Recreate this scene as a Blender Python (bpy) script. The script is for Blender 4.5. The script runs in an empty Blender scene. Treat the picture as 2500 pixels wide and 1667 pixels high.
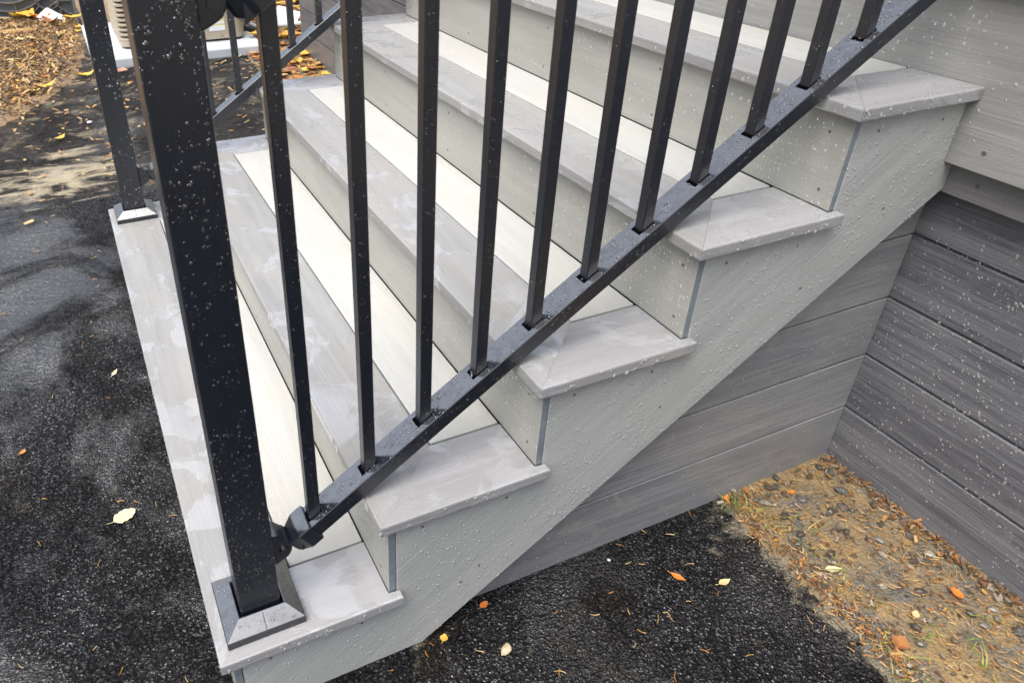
import bpy, bmesh, math, random
from mathutils import Vector, Matrix, noise as mnoise

scene = bpy.context.scene
COL = scene.collection
rng = random.Random(7)

# ------------------------------------------------------------------ camera
cam_d = bpy.data.cameras.new("camera")
cam = bpy.data.objects.new("camera", cam_d)
COL.objects.link(cam)
cam.location = (-0.0299, -0.7374, 1.2479)
cam.rotation_euler = (1.0180, -0.0042, -0.4254)
cam_d.sensor_width = 36.0
cam_d.lens = 36.0 * 1821.9 / 2500.0
cam_d.shift_x = 240.5 / 2500.0
cam_d.shift_y = -113.6 / 2500.0
cam_d.clip_start = 0.02
cam_d.clip_end = 2000.0
cam_d.dof.use_dof = True
cam_d.dof.focus_distance = 1.55
cam_d.dof.aperture_fstop = 9.0
scene.camera = cam

# ------------------------------------------------------------------ sky, sun, exposure
SUN_EL, SUN_AZ = math.radians(66.0), math.radians(240.0)      # azimuth measured from +Y towards +X
world = bpy.data.worlds.new("World")
scene.world = world
world.use_nodes = True
wt = world.node_tree
wt.nodes.clear()
sky = wt.nodes.new("ShaderNodeTexSky")
sky.sky_type = 'NISHITA'
sky.sun_disc = False
sky.sun_elevation = SUN_EL
sky.sun_rotation = SUN_AZ
sky.air_density = 1.0
sky.dust_density = 6.0
sky.ozone_density = 1.0
hs = wt.nodes.new("ShaderNodeHueSaturation")
hs.inputs['Saturation'].default_value = 0.55
bg = wt.nodes.new("ShaderNodeBackground")
bg.inputs['Strength'].default_value = 0.15
wo_ = wt.nodes.new("ShaderNodeOutputWorld")
wt.links.new(sky.outputs[0], hs.inputs['Color'])
wt.links.new(hs.outputs[0], bg.inputs['Color'])
wt.links.new(bg.outputs[0], wo_.inputs[0])

sun_d = bpy.data.lights.new("sun", 'SUN')
sun_d.energy = 1.15
sun_d.angle = math.radians(48.0)
sun_d.color = (1.0, 0.985, 0.955)
sun = bpy.data.objects.new("sun", sun_d)
COL.objects.link(sun)
sd = Vector((math.sin(SUN_AZ) * math.cos(SUN_EL), math.cos(SUN_AZ) * math.cos(SUN_EL), math.sin(SUN_EL)))
sun.rotation_euler = sd.to_track_quat('Z', 'Y').to_euler()
sun.location = sd * 20

scene.view_settings.view_transform = 'Standard'
scene.view_settings.look = 'None'
scene.view_settings.gamma = 1.0
scene.view_settings.use_curve_mapping = False
scene.view_settings.exposure = 0.97
scene.cycles.caustics_reflective = False
scene.cycles.caustics_refractive = False
scene.cycles.max_bounces = 6
scene.cycles.transparent_max_bounces = 12


# ------------------------------------------------------------------ helpers: objects
def tag(o, label=None, cat=None, group=None, kind=None):
    if label: o["label"] = label
    if cat: o["category"] = cat
    if group: o["group"] = group
    if kind: o["kind"] = kind
    return o


def empty(name, loc=(0, 0, 0)):
    o = bpy.data.objects.new(name, None)
    o.empty_display_size = 0.05
    COL.objects.link(o)
    o.location = loc
    return o


def link(name, me, mats, parent=None, loc=None):
    o = bpy.data.objects.new(name, me)
    COL.objects.link(o)
    if mats is not None:
        if not isinstance(mats, (list, tuple)):
            mats = [mats]
        if len(me.materials) == 0:
            for m in mats:
                me.materials.append(m)
    if parent is not None:
        o.parent = parent
        root = parent
        off = Vector((0, 0, 0))
        while root is not None:
            off += root.location
            root = root.parent
        o.location = Vector(loc or (0, 0, 0)) - off
    elif loc:
        o.location = loc
    return o


def from_bm(name, bm, mats, parent=None, smooth=False, loc=None):
    bmesh.ops.recalc_face_normals(bm, faces=bm.faces)
    me = bpy.data.meshes.new(name)
    bm.to_mesh(me)
    bm.free()
    if smooth:
        for p in me.polygons:
            p.use_smooth = True
    return link(name, me, mats, parent, loc)


def raw(name, vs, fs, mats, parent=None, smooth=False, loc=None, midx=None):
    me = bpy.data.meshes.new(name)
    me.from_pydata(vs, [], fs)
    if midx:
        me.polygons.foreach_set('material_index', midx)
    me.update()
    if smooth:
        for p in me.polygons:
            p.use_smooth = True
    return link(name, me, mats, parent, loc)


def prism_bm(poly, a0, a1, axis='z', bevel=0.0, seg=1, pick=None):
    """extrude a 2D polygon. axis z: poly=(x,y); axis y: poly=(x,z); axis x: poly=(y,z)"""
    bm = bmesh.new()
    def P(u, v, a):
        return {'z': (u, v, a), 'y': (u, a, v), 'x': (a, u, v)}[axis]
    lo = [bm.verts.new(P(u, v, a0)) for u, v in poly]
    hi = [bm.verts.new(P(u, v, a1)) for u, v in poly]
    n = len(poly)
    bm.faces.new(lo[::-1])
    bm.faces.new(hi)
    for i in range(n):
        bm.faces.new((lo[i], lo[(i + 1) % n], hi[(i + 1) % n], hi[i]))
    bmesh.ops.recalc_face_normals(bm, faces=bm.faces)
    if bevel > 0:
        bmesh.ops.bevel(bm, geom=[e for e in bm.edges if pick is None or pick(e.verts[0].co, e.verts[1].co)], offset=bevel, segments=seg, affect='EDGES', profile=0.5, clamp_overlap=True)
    return bm


def box_bm(x0, x1, y0, y1, z0, z1, bevel=0.0, seg=1):
    return prism_bm([(x0, y0), (x1, y0), (x1, y1), (x0, y1)], z0, z1, 'z', bevel, seg)


def tube_geo(pts, rad, n=10, cap=True):
    pts = [Vector(p) for p in pts]
    vs, fs = [], []
    prev = None
    for i, p in enumerate(pts):
        t = (pts[min(i + 1, len(pts) - 1)] - pts[max(i - 1, 0)]).normalized()
        ref = prev if prev is not None else (Vector((0, 0, 1)) if abs(t.z) < 0.9 else Vector((1, 0, 0)))
        a = (ref - t * ref.dot(t)).normalized()
        b = t.cross(a)
        prev = a
        r = rad[i] if isinstance(rad, (list, tuple)) else rad
        for k in range(n):
            an = 2 * math.pi * k / n
            vs.append(p + (a * math.cos(an) + b * math.sin(an)) * r)
    for i in range(len(pts) - 1):
        for k in range(n):
            k2 = (k + 1) % n
            fs.append((i * n + k, i * n + k2, (i + 1) * n + k2, (i + 1) * n + k))
    if cap:
        fs.append(tuple(range(n))[::-1])
        fs.append(tuple((len(pts) - 1) * n + k for k in range(n)))
    return vs, fs


# ------------------------------------------------------------------ helpers: materials
class NT:
    def __init__(self, name):
        self.m = bpy.data.materials.new(name)
        self.m.use_nodes = True
        self.t = self.m.node_tree
        self.t.nodes.clear()
        self.out = self.t.nodes.new('ShaderNodeOutputMaterial')

    def n(self, typ, **kw):
        nd = self.t.nodes.new(typ)
        for k, v in kw.items():
            setattr(nd, k, v)
        return nd

    def l(self, a, b):
        self.t.links.new(a, b)

    def setin(self, nd, key, v):
        if isinstance(v, bpy.types.NodeSocket):
            self.l(v, nd.inputs[key])
        else:
            nd.inputs[key].default_value = v

    def math(self, op, a, b=None, clamp=False):
        nd = self.n('ShaderNodeMath', operation=op, use_clamp=clamp)
        self.setin(nd, 0, a)
        if b is not None:
            self.setin(nd, 1, b)
        return nd.outputs[0]

    def mix(self, f, a, b, blend='MIX'):
        nd = self.n('ShaderNodeMix', data_type='RGBA', blend_type=blend)
        self.setin(nd, 0, f)
        for key, v in ((6, a), (7, b)):
            if isinstance(v, bpy.types.NodeSocket):
                self.l(v, nd.inputs[key])
            else:
                nd.inputs[key].default_value = (v[0], v[1], v[2], 1)
        return nd.outputs[2]

    def mixf(self, f, a, b):
        nd = self.n('ShaderNodeMix', data_type='FLOAT')
        self.setin(nd, 0, f)
        self.setin(nd, 2, a)
        self.setin(nd, 3, b)
        return nd.outputs[0]

    def noise(self, vec, scale, detail=4.0, rough=0.55, dist=0.0, which=0):
        nd = self.n('ShaderNodeTexNoise')
        if vec is not None:
            self.l(vec, nd.inputs['Vector'])
        nd.inputs['Scale'].default_value = scale
        nd.inputs['Detail'].default_value = detail
        nd.inputs['Roughness'].default_value = rough
        nd.inputs['Distortion'].default_value = dist
        return nd.outputs[which]

    def voro(self, vec, scale, feature='F1', rnd=1.0, out='Distance'):
        nd = self.n('ShaderNodeTexVoronoi', feature=feature)
        self.l(vec, nd.inputs['Vector'])
        nd.inputs['Scale'].default_value = scale
        nd.inputs['Randomness'].default_value = rnd
        return nd.outputs[out]

    def ramp(self, f, p0, p1, lo=0.0, hi=1.0, smooth=False):
        nd = self.n('ShaderNodeMapRange', interpolation_type='SMOOTHSTEP' if smooth else 'LINEAR')
        self.l(f, nd.inputs[0])
        nd.inputs[1].default_value = p0
        nd.inputs[2].default_value = p1
        nd.inputs[3].default_value = lo
        nd.inputs[4].default_value = hi
        return nd.outputs[0]

    def coords(self, obj_random=True):
        tc = self.n('ShaderNodeTexCoord')
        v = tc.outputs['Object']
        if obj_random:
            oi = self.n('ShaderNodeObjectInfo')
            mu = self.n('ShaderNodeVectorMath', operation='MULTIPLY_ADD')
            cb = self.n('ShaderNodeCombineXYZ')
            for k in range(3):
                self.l(oi.outputs['Random'], cb.inputs[k])
            self.l(cb.outputs[0], mu.inputs[0])
            mu.inputs[1].default_value = (37.0, 19.0, 23.0)
            self.l(v, mu.inputs[2])
            v = mu.outputs[0]
            self.rand = oi.outputs['Random']
        return v

    def mapping(self, vec, scale=(1, 1, 1), rot=(0, 0, 0)):
        mp = self.n('ShaderNodeMapping')
        self.l(vec, mp.inputs[0])
        mp.inputs['Scale'].default_value = scale
        mp.inputs['Rotation'].default_value = rot
        return mp.outputs[0]

    def bump(self, h, dist, strength=1.0, normal=None):
        b = self.n('ShaderNodeBump')
        b.inputs['Distance'].default_value = dist
        b.inputs['Strength'].default_value = strength
        self.l(h, b.inputs['Height'])
        if normal is not None:
            self.l(normal, b.inputs['Normal'])
        return b.outputs[0]

    def bsdf(self, color, rough, normal=None, ior=1.45, coat=0.0, coat_rough=0.05, metallic=0.0, spec=0.5, sheen=0.0):
        p = self.n('ShaderNodeBsdfPrincipled')
        if isinstance(color, bpy.types.NodeSocket):
            self.l(color, p.inputs['Base Color'])
        else:
            p.inputs['Base Color'].default_value = (*color, 1)
        self.setin(p, 'Roughness', rough)
        p.inputs['IOR'].default_value = ior
        self.setin(p, 'Coat Weight', coat)
        self.setin(p, 'Coat Roughness', coat_rough)
        p.inputs['Coat IOR'].default_value = 1.4
        p.inputs['Metallic'].default_value = metallic
        self.setin(p, 'Specular IOR Level', spec)
        if normal is not None:
            self.l(normal, p.inputs['Normal'])
        self.l(p.outputs[0], self.out.inputs[0])
        return p


def board_material(name, light, dark, axis, slope=0.0, wet=0.0, grain=0.5, blotch=0.35, rough=0.5, stain=None, warm=None):
    """streaky composite board; axis = grain direction ('x', 'y' or 's' for a slope in xz)"""
    N = NT(name)
    v = N.coords()
    if axis == 's':
        v = N.mapping(v, rot=(0, slope, 0))
        axis = 'x'
    A = {'x': (1.6, 34, 34), 'y': (34, 1.6, 34)}[axis]
    B = {'x': (5, 230, 230), 'y': (230, 5, 230)}[axis]
    C_ = {'x': (2.2, 6, 6), 'y': (6, 2.2, 6)}[axis]
    s1 = N.noise(N.mapping(v, A), 1.0, 5, 0.6, 0.3)
    s2 = N.noise(N.mapping(v, B), 1.0, 5, 0.7, 0.6)
    s3 = N.noise(N.mapping(v, C_), 1.0, 4, 0.55, 0.8)
    f = N.ramp(s1, 0.36, 0.64)
    fine = N.ramp(s2, 0.34, 0.66)
    bl = N.ramp(s3, 0.30, 0.72)
    mixv = N.math('ADD', N.math('MULTIPLY', f, 1.0 - blotch), N.math('MULTIPLY', bl, blotch))
    mixv = N.math('ADD', N.math('MULTIPLY', mixv, 1.0 - 0.55 * grain), N.math('MULTIPLY', fine, 0.55 * grain))
    mixv = N.math('ADD', mixv, N.math('MULTIPLY', N.math('SUBTRACT', N.rand, 0.5), 0.22), True)
    colr = N.mix(mixv, dark, light)
    if warm:
        w = N.ramp(N.noise(N.mapping(v, C_), 1.7, 3, 0.5), 0.45, 0.75, 0, 0.7)
        colr = N.mix(w, colr, warm)
    if stain:
        st = N.ramp(N.noise(v, 9, 6, 0.65, 1.2), 0.56, 0.74, 0, 0.75)
        colr = N.mix(st, colr, stain)
    h = N.math('ADD', N.math('MULTIPLY', s2, 1.0), N.math('MULTIPLY', N.noise(v, 420, 2, 0.5), 0.25))
    dry = N.bump(h, 0.0020 * grain + 0.0002, 0.7)
    rg = N.mixf(N.ramp(s3, 0.3, 0.7), rough, rough * 0.7)
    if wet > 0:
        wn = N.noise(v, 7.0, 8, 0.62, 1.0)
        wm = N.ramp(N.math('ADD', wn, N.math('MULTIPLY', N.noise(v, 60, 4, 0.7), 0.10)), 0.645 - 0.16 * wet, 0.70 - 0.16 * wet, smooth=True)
        colr = N.mix(wm, colr, N.mix(0.14, colr, (0.72, 0.74, 0.77)))  # wet patches tinted paler, standing in for sky reflected off the water
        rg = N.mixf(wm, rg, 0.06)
        lip = N.bump(wm, 0.0008, 0.5, dry)
        pb = N.bsdf(colr, rg, lip, spec=0.5, coat=N.math('MULTIPLY', wm, 1.0))
        pb.inputs['Coat IOR'].default_value = 2.0
    else:
        N.bsdf(colr, rg, dry)
    return N.m


def plain(name, color, rough=0.5, ior=1.45, bump=None, var=0.15, metallic=0.0, scale=30, spec=0.5, coat=0.0):
    N = NT(name)
    v = N.coords()
    nz = N.noise(v, scale, 5, 0.6)
    c = N.mix(N.ramp(nz, 0.3, 0.7), tuple(x * (1 - var) for x in color), tuple(min(1, x * (1 + var)) for x in color))
    nrm = None
    if bump:
        nrm = N.bump(N.noise(v, bump[0], 3, 0.6), bump[1], 0.7)
    N.bsdf(c, N.ramp(nz, 0.3, 0.7, rough * 0.85, rough * 1.15), nrm, ior=ior, metallic=metallic, spec=spec, coat=coat)
    return N.m


def black_metal():
    N = NT('black_powder_coat')
    v = N.coords()
    nz_ = N.noise(v, 700, 2, 0.5)
    nrm = N.bump(nz_, 0.00022, 0.6)
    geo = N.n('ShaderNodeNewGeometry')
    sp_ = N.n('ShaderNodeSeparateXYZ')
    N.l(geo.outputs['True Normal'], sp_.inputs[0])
    film = N.ramp(sp_.outputs[2], 0.70, 0.80)            # rain water on the upper sides, gloss overstated to paint in sky sheen
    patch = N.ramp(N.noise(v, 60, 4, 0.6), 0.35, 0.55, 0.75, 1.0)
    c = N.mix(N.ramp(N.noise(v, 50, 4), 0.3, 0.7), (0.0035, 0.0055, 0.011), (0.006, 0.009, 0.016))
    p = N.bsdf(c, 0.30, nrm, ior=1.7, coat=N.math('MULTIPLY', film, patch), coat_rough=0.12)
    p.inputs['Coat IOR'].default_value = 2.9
    return N.m


GRAIN = math.atan(0.681)
M = {}
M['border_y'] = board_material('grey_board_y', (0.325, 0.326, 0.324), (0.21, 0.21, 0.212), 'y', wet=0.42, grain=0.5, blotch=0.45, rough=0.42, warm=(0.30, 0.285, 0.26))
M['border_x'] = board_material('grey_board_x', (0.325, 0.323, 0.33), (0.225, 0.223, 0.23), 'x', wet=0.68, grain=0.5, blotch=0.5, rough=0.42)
M['infill'] = board_material('ivory_board', (0.475, 0.48, 0.462), (0.365, 0.367, 0.35), 'y', wet=0.0, grain=0.5, blotch=0.45, rough=0.38, warm=(0.44, 0.425, 0.38))
M['riser'] = board_material('riser_board', (0.375, 0.374, 0.338), (0.27, 0.27, 0.245), 'y', grain=0.4, blotch=0.55, rough=0.45)
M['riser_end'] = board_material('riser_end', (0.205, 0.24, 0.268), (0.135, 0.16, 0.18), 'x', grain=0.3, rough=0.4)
M['stringer'] = board_material('stringer_board', (0.445, 0.455, 0.44), (0.295, 0.31, 0.31), 's', slope=GRAIN, grain=0.6, blotch=0.45, rough=0.42)
M['fascia'] = board_material('fascia_board', (0.335, 0.335, 0.315), (0.205, 0.207, 0.203), 'y', grain=0.6, blotch=0.5, rough=0.4)
M['fascia_low'] = board_material('fascia_low_board', (0.235, 0.23, 0.22), (0.14, 0.135, 0.14), 'y', grain=0.9, blotch=0.5, rough=0.4)
M['skirt_y'] = board_material('dark_board_y', (0.235, 0.236, 0.245), (0.05, 0.052, 0.068), 'y', grain=1.0, blotch=0.35, rough=0.38, stain=(0.19, 0.185, 0.18))
M['skirt_x'] = board_material('dark_board_x', (0.34, 0.342, 0.345), (0.13, 0.135, 0.152), 'x', grain=0.8, blotch=0.6, rough=0.36, stain=(0.31, 0.295, 0.265))
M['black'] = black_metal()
M['screw'] = plain('screw_grey', (0.10, 0.10, 0.095), 0.4, var=0.2)
M['beige'] = plain('beige_enamel', (0.36, 0.31, 0.235), 0.45, var=0.1, scale=8)
M['slot'] = plain('open_slot', (0.002, 0.002, 0.0025), 0.9, spec=0.0)
M['dark'] = plain('dark_plastic', (0.02, 0.02, 0.022), 0.5)
M['panel_grey'] = plain('grey_plastic', (0.085, 0.10, 0.115), 0.42, var=0.2, scale=9)
M['rib_grey'] = plain('dusty_rib_plastic', (0.16, 0.155, 0.145), 0.5, var=0.3, scale=20)
M['pad'] = plain('pale_pad', (0.50, 0.545, 0.59), 0.45, var=0.08, scale=10, bump=(200, 0.0006))
M['pipe'] = plain('white_pvc', (0.72, 0.75, 0.78), 0.25, var=0.06)
M['paper'] = plain('white_paper', (0.76, 0.76, 0.78), 0.6, var=0.08)
M['stone'] = plain('dark_stone', (0.085, 0.083, 0.075), 0.38, var=0.6, scale=90, bump=(220, 0.003), coat=0.2)
M['tan_stone'] = plain('tan_stone', (0.40, 0.33, 0.22), 0.35, var=0.3, scale=50, bump=(150, 0.002))


def drop_material(name, white, ior=1.5):
    N = NT(name)
    tr = N.n('ShaderNodeBsdfTransparent')
    gl = N.n('ShaderNodeBsdfGlossy')
    gl.inputs['Roughness'].default_value = 0.02
    df = N.n('ShaderNodeBsdfDiffuse')
    df.inputs['Color'].default_value = (0.9, 0.92, 0.93, 1)
    fr = N.n('ShaderNodeFresnel')
    fr.inputs['IOR'].default_value = ior
    m1 = N.n('ShaderNodeMixShader')
    m1.inputs[0].default_value = white  # white share painted in for light gathered by the drop
    N.l(tr.outputs[0], m1.inputs[1])
    N.l(df.outputs[0], m1.inputs[2])
    m2 = N.n('ShaderNodeMixShader')
    N.l(fr.outputs[0], m2.inputs[0])
    N.l(m1.outputs[0], m2.inputs[1])
    N.l(gl.outputs[0], m2.inputs[2])
    N.l(m2.outputs[0], N.out.inputs[0])
    return N.m


M['drop'] = drop_material('water_on_board', 0.34)
M['drop_deck'] = drop_material('water_on_dark_board', 0.24)
M['drop_black'] = drop_material('water_on_metal', 0.022, 1.8)


def asphalt_material():
    N = NT('wet_asphalt')
    v = N.coords(False)
    geo = N.n('ShaderNodeNewGeometry')
    sep = N.n('ShaderNodeSeparateXYZ')
    N.l(geo.outputs['Position'], sep.inputs[0])
    px, py = sep.outputs[0], sep.outputs[1]
    wob = N.noise(v, 3.0, 5, 0.6)
    # aggregate
    vw = N.n('ShaderNodeVectorMath', operation='ADD')
    nz = N.n('ShaderNodeTexNoise')
    N.l(v, nz.inputs['Vector'])
    nz.inputs['Scale'].default_value = 60
    sc_ = N.n('ShaderNodeVectorMath', operation='SCALE')
    N.l(nz.outputs['Color'], sc_.inputs[0])
    sc_.inputs['Scale'].default_value = 0.012
    N.l(v, vw.inputs[0])
    N.l(sc_.outputs[0], vw.inputs[1])
    vv = vw.outputs[0]
    a1 = N.voro(vv, 165, 'F1')
    a2 = N.voro(vv, 380, 'F1')
    big = N.noise(v, 14, 4, 0.5)
    fine = N.noise(v, 500, 2, 0.6)
    h = N.math('ADD', N.math('MULTIPLY', N.math('SUBTRACT', 1.0, a1), 1.0), N.math('MULTIPLY', N.math('SUBTRACT', 1.0, a2), 0.5))
    h = N.math('ADD', h, N.math('MULTIPLY', fine, 0.25))
    rgh = N.ramp(N.noise(v, 5.0, 5, 0.6, 0.4), 0.32, 0.68, 0.45, 1.3)
    nrm = N.bump(N.math('MULTIPLY', h, rgh), 0.0045, 1.0)
    nrm = N.bump(big, 0.006, 0.35, nrm)
    # colour: binder, stones, sandy film and rusty damp patches
    cell = N.voro(vv, 190, 'F1', out='Color')
    sepc = N.n('ShaderNodeSeparateColor')
    N.l(cell, sepc.inputs[0])
    col = N.mix(N.ramp(sepc.outputs[0], 0.72, 0.98), (0.004, 0.004, 0.005), (0.022, 0.022, 0.023))
    col = N.mix(N.ramp(wob, 0.35, 0.7), col, N.mix(0.5, col, (0.009, 0.009, 0.009)))
    rust = N.ramp(N.noise(v, 4.5, 6, 0.65, 0.6), 0.56, 0.74, 0, 0.55)
    col = N.mix(rust, col, (0.022, 0.016, 0.009))
    # sand film: streaky pale band across the drive and a thin dusting farther back
    sv = N.mapping(v, (4.0, 11.0, 6.0))
    sn = N.noise(sv, 1.0, 8, 0.68, 0.8)
    band = N.math('MULTIPLY', N.ramp(N.math('ADD', py, N.math('MULTIPLY', wob, 0.5)), 2.45, 2.8), N.ramp(N.math('ADD', py, N.math('MULTIPLY', wob, 0.5)), 3.2, 2.8))
    band = N.math('MULTIPLY', band, N.ramp(px, 0.35, 0.0))
    sand = N.ramp(N.math('ADD', sn, N.math('MULTIPLY', band, 0.24)), 0.62, 0.76, 0, 1.0)
    back = N.math('MULTIPLY', N.ramp(py, 1.9, 3.2, -0.06, 0.09), N.ramp(px, -0.45, 0.2, 0.7, 1.0))
    sand2 = N.ramp(N.math('ADD', N.noise(v, 5.0, 7, 0.7, 0.7), back), 0.60, 0.80, 0, 0.8)
    right = N.math('MULTIPLY', N.math('ADD', N.ramp(px, 0.62, 1.05, 0.0, 0.13), N.ramp(px, 1.0, 1.075, 0.0, 0.22)), N.ramp(py, 0.1, 0.0))
    sand3 = N.ramp(N.math('ADD', N.noise(v, 11.0, 7, 0.72, 0.6), right), 0.70, 0.86, 0, 0.6)
    s = N.math('MAXIMUM', N.math('MAXIMUM', N.math('MULTIPLY', sand, N.ramp(band, 0, 0.3)), sand2), sand3)
    speck = N.ramp(N.noise(v, 230, 3, 0.7), 0.38, 0.60)
    s = N.math('MULTIPLY', s, N.math('ADD', N.math('MULTIPLY', speck, 0.6), 0.4))
    col = N.mix(s, col, N.mix(N.noise(v, 30, 3), (0.42, 0.35, 0.23), (0.60, 0.53, 0.38)))
    rg = N.mixf(s, N.ramp(N.noise(v, 2.2, 5, 0.6), 0.3, 0.7, 0.10, 0.20), 0.6)
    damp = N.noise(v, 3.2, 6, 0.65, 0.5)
    stone = N.math('MULTIPLY', N.ramp(sepc.outputs[1], 0.30, 0.85, 0.10, 1.0), N.ramp(a1, 0.55, 0.22, 0.05, 1.0))  # gloss varies by stone; its cut in the pits stands in for shade
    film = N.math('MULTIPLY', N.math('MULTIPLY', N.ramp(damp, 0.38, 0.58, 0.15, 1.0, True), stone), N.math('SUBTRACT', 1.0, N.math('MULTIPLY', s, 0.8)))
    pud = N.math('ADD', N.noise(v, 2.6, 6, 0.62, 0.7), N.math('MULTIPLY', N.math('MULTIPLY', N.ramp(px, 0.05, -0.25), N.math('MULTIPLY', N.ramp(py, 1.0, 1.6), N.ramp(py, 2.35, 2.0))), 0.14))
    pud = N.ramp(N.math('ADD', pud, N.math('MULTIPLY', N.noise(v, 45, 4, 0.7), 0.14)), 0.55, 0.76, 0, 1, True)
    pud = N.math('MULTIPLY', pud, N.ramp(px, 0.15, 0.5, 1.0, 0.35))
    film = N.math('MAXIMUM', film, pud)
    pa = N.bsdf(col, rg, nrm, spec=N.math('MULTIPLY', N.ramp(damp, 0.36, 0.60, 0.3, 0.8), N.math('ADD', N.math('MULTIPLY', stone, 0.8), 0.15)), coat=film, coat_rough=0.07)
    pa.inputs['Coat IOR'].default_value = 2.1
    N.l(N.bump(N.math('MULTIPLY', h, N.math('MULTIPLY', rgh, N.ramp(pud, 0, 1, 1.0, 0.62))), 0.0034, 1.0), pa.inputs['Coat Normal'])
    return N.m


def soil_material(name, tan, grey, dark, mixpos=0.5, scale=10):
    N = NT(name)
    v = N.coords(False)
    n1 = N.noise(v, scale, 7, 0.65, 0.6)
    n2 = N.noise(v, scale * 9, 5, 0.7)
    n3 = N.voro(v, 160, 'F1')
    f = N.ramp(N.math('ADD', N.math('MULTIPLY', n1, 0.75), N.math('MULTIPLY', n2, 0.25)), mixpos - 0.09, mixpos + 0.09)
    col = N.mix(f, grey, tan)
    col = N.mix(N.ramp(n2, 0.58, 0.78, 0, 0.7), col, dark)
    white = N.ramp(N.voro(v, 90, 'F1', out='Distance'), 0.10, 0.04, 0, 0.6)
    col = N.mix(N.math('MULTIPLY', white, N.ramp(N.noise(v, 40, 2), 0.55, 0.65)), col, (0.6, 0.58, 0.53))
    h = N.math('ADD', n2, N.math('MULTIPLY', n3, -0.6))
    N.bsdf(col, N.ramp(n1, 0.3, 0.7, 0.25, 0.6), N.bump(h, 0.006, 0.9), spec=0.5)
    return N.m


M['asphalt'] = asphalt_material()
M['soil'] = soil_material('wet_soil', (0.28, 0.193, 0.088), (0.11, 0.105, 0.094), (0.045, 0.034, 0.022), 0.49)
M['mulch'] = soil_material('mulch_soil', (0.30, 0.20, 0.105), (0.17, 0.12, 0.07), (0.05, 0.04, 0.03), 0.5, 6)
M['earth'] = soil_material('bare_earth', (0.26, 0.19, 0.10), (0.12, 0.11, 0.07), (0.05, 0.045, 0.03), 0.5, 1.0)


def litter_material(name, cols, rough=0.5):
    """each loose piece (mesh island) gets its own tone out of a handful of real leaf or chip colours"""
    N = NT(name)
    geo = N.n('ShaderNodeNewGeometry')
    cr = N.n('ShaderNodeValToRGB')
    cr.color_ramp.interpolation = 'CONSTANT'
    el = cr.color_ramp.elements
    for i, c in enumerate(cols):
        e = el[i] if i < 2 else el.new(i / len(cols))
        e.position = i / len(cols)
        e.color = (*c, 1)
    N.l(geo.outputs['Random Per Island'], cr.inputs[0])
    v = N.coords(False)
    c = N.mix(N.ramp(N.noise(v, 90, 4, 0.6), 0.3, 0.7, 0, 0.5), cr.outputs[0], (0.10, 0.055, 0.02))
    N.bsdf(c, rough)
    return N.m


M['needles'] = litter_material('pine_needles', [(0.58, 0.31, 0.08), (0.64, 0.40, 0.15), (0.48, 0.22, 0.055), (0.68, 0.48, 0.22), (0.36, 0.16, 0.045)])
M['chips'] = litter_material('bark_chips', [(0.40, 0.24, 0.10), (0.52, 0.35, 0.17), (0.24, 0.13, 0.055), (0.08, 0.06, 0.045), (0.50, 0.28, 0.09), (0.15, 0.10, 0.06), (0.58, 0.42, 0.20), (0.05, 0.042, 0.036)])
M['leaflit'] = litter_material('leaf_mix', [(0.62, 0.37, 0.05), (0.58, 0.22, 0.04), (0.40, 0.20, 0.06), (0.66, 0.48, 0.10), (0.32, 0.12, 0.05), (0.52, 0.33, 0.16), (0.20, 0.09, 0.04)])
M['debris'] = litter_material('soil_debris', [(0.36, 0.15, 0.05), (0.20, 0.09, 0.04), (0.10, 0.07, 0.045), (0.46, 0.25, 0.08), (0.13, 0.11, 0.09), (0.30, 0.14, 0.05), (0.08, 0.06, 0.04), (0.24, 0.20, 0.15), (0.17, 0.08, 0.04), (0.36, 0.32, 0.26)])
M['grass'] = litter_material('grass_blades', [(0.18, 0.30, 0.04), (0.34, 0.40, 0.07), (0.10, 0.22, 0.04), (0.46, 0.42, 0.14)])


def leaf_material(name, c1, c2, c3):
    N = NT(name)
    v = N.coords()
    c = N.mix(N.ramp(N.noise(v, 45, 4, 0.6), 0.35, 0.65), c1, c2)
    c = N.mix(N.ramp(N.noise(v, 130, 4, 0.6), 0.60, 0.72, 0, 0.8), c, c3)
    N.bsdf(c, 0.4, N.bump(N.noise(v, 160, 3), 0.001, 0.6))
    return N.m


M['lf_yellow'] = leaf_material('leaf_yellow', (0.66, 0.44, 0.07), (0.58, 0.33, 0.06), (0.30, 0.16, 0.04))
M['lf_orange'] = leaf_material('leaf_orange', (0.62, 0.22, 0.035), (0.50, 0.15, 0.03), (0.20, 0.07, 0.03))
M['lf_brown'] = leaf_material('leaf_brown', (0.36, 0.17, 0.06), (0.26, 0.10, 0.04), (0.10, 0.05, 0.03))
M['lf_pale'] = leaf_material('leaf_pale', (0.62, 0.50, 0.22), (0.55, 0.42, 0.22), (0.30, 0.20, 0.10))
M['lf_tan'] = leaf_material('leaf_tan', (0.62, 0.52, 0.34), (0.52, 0.42, 0.26), (0.34, 0.24, 0.13))
M['lf_pink'] = leaf_material('leaf_pink', (0.46, 0.25, 0.18), (0.38, 0.18, 0.12), (0.20, 0.10, 0.07))

# ------------------------------------------------------------------ dimensions (metres)
R_, P_ = 0.18, 0.2643          # rise, run
NOSE, OV, TH = 0.0182, 0.0177, 0.0215
XE, YS, WF = 0.0197, 0.1158, 0.1454
W, WO = 1.7186, 0.0273
XD = 1.3959                    # face of the deck skirting
XF = 1.3235                    # face of the upper fascia
XF2 = 1.352                    # face of the lower fascia
SK = 0.0425                    # face of the stair skirting
ZG = 0.008                     # pavement level
BT = 0.019                     # thin board thickness
RT = 0.0128                    # riser panel thickness

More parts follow.
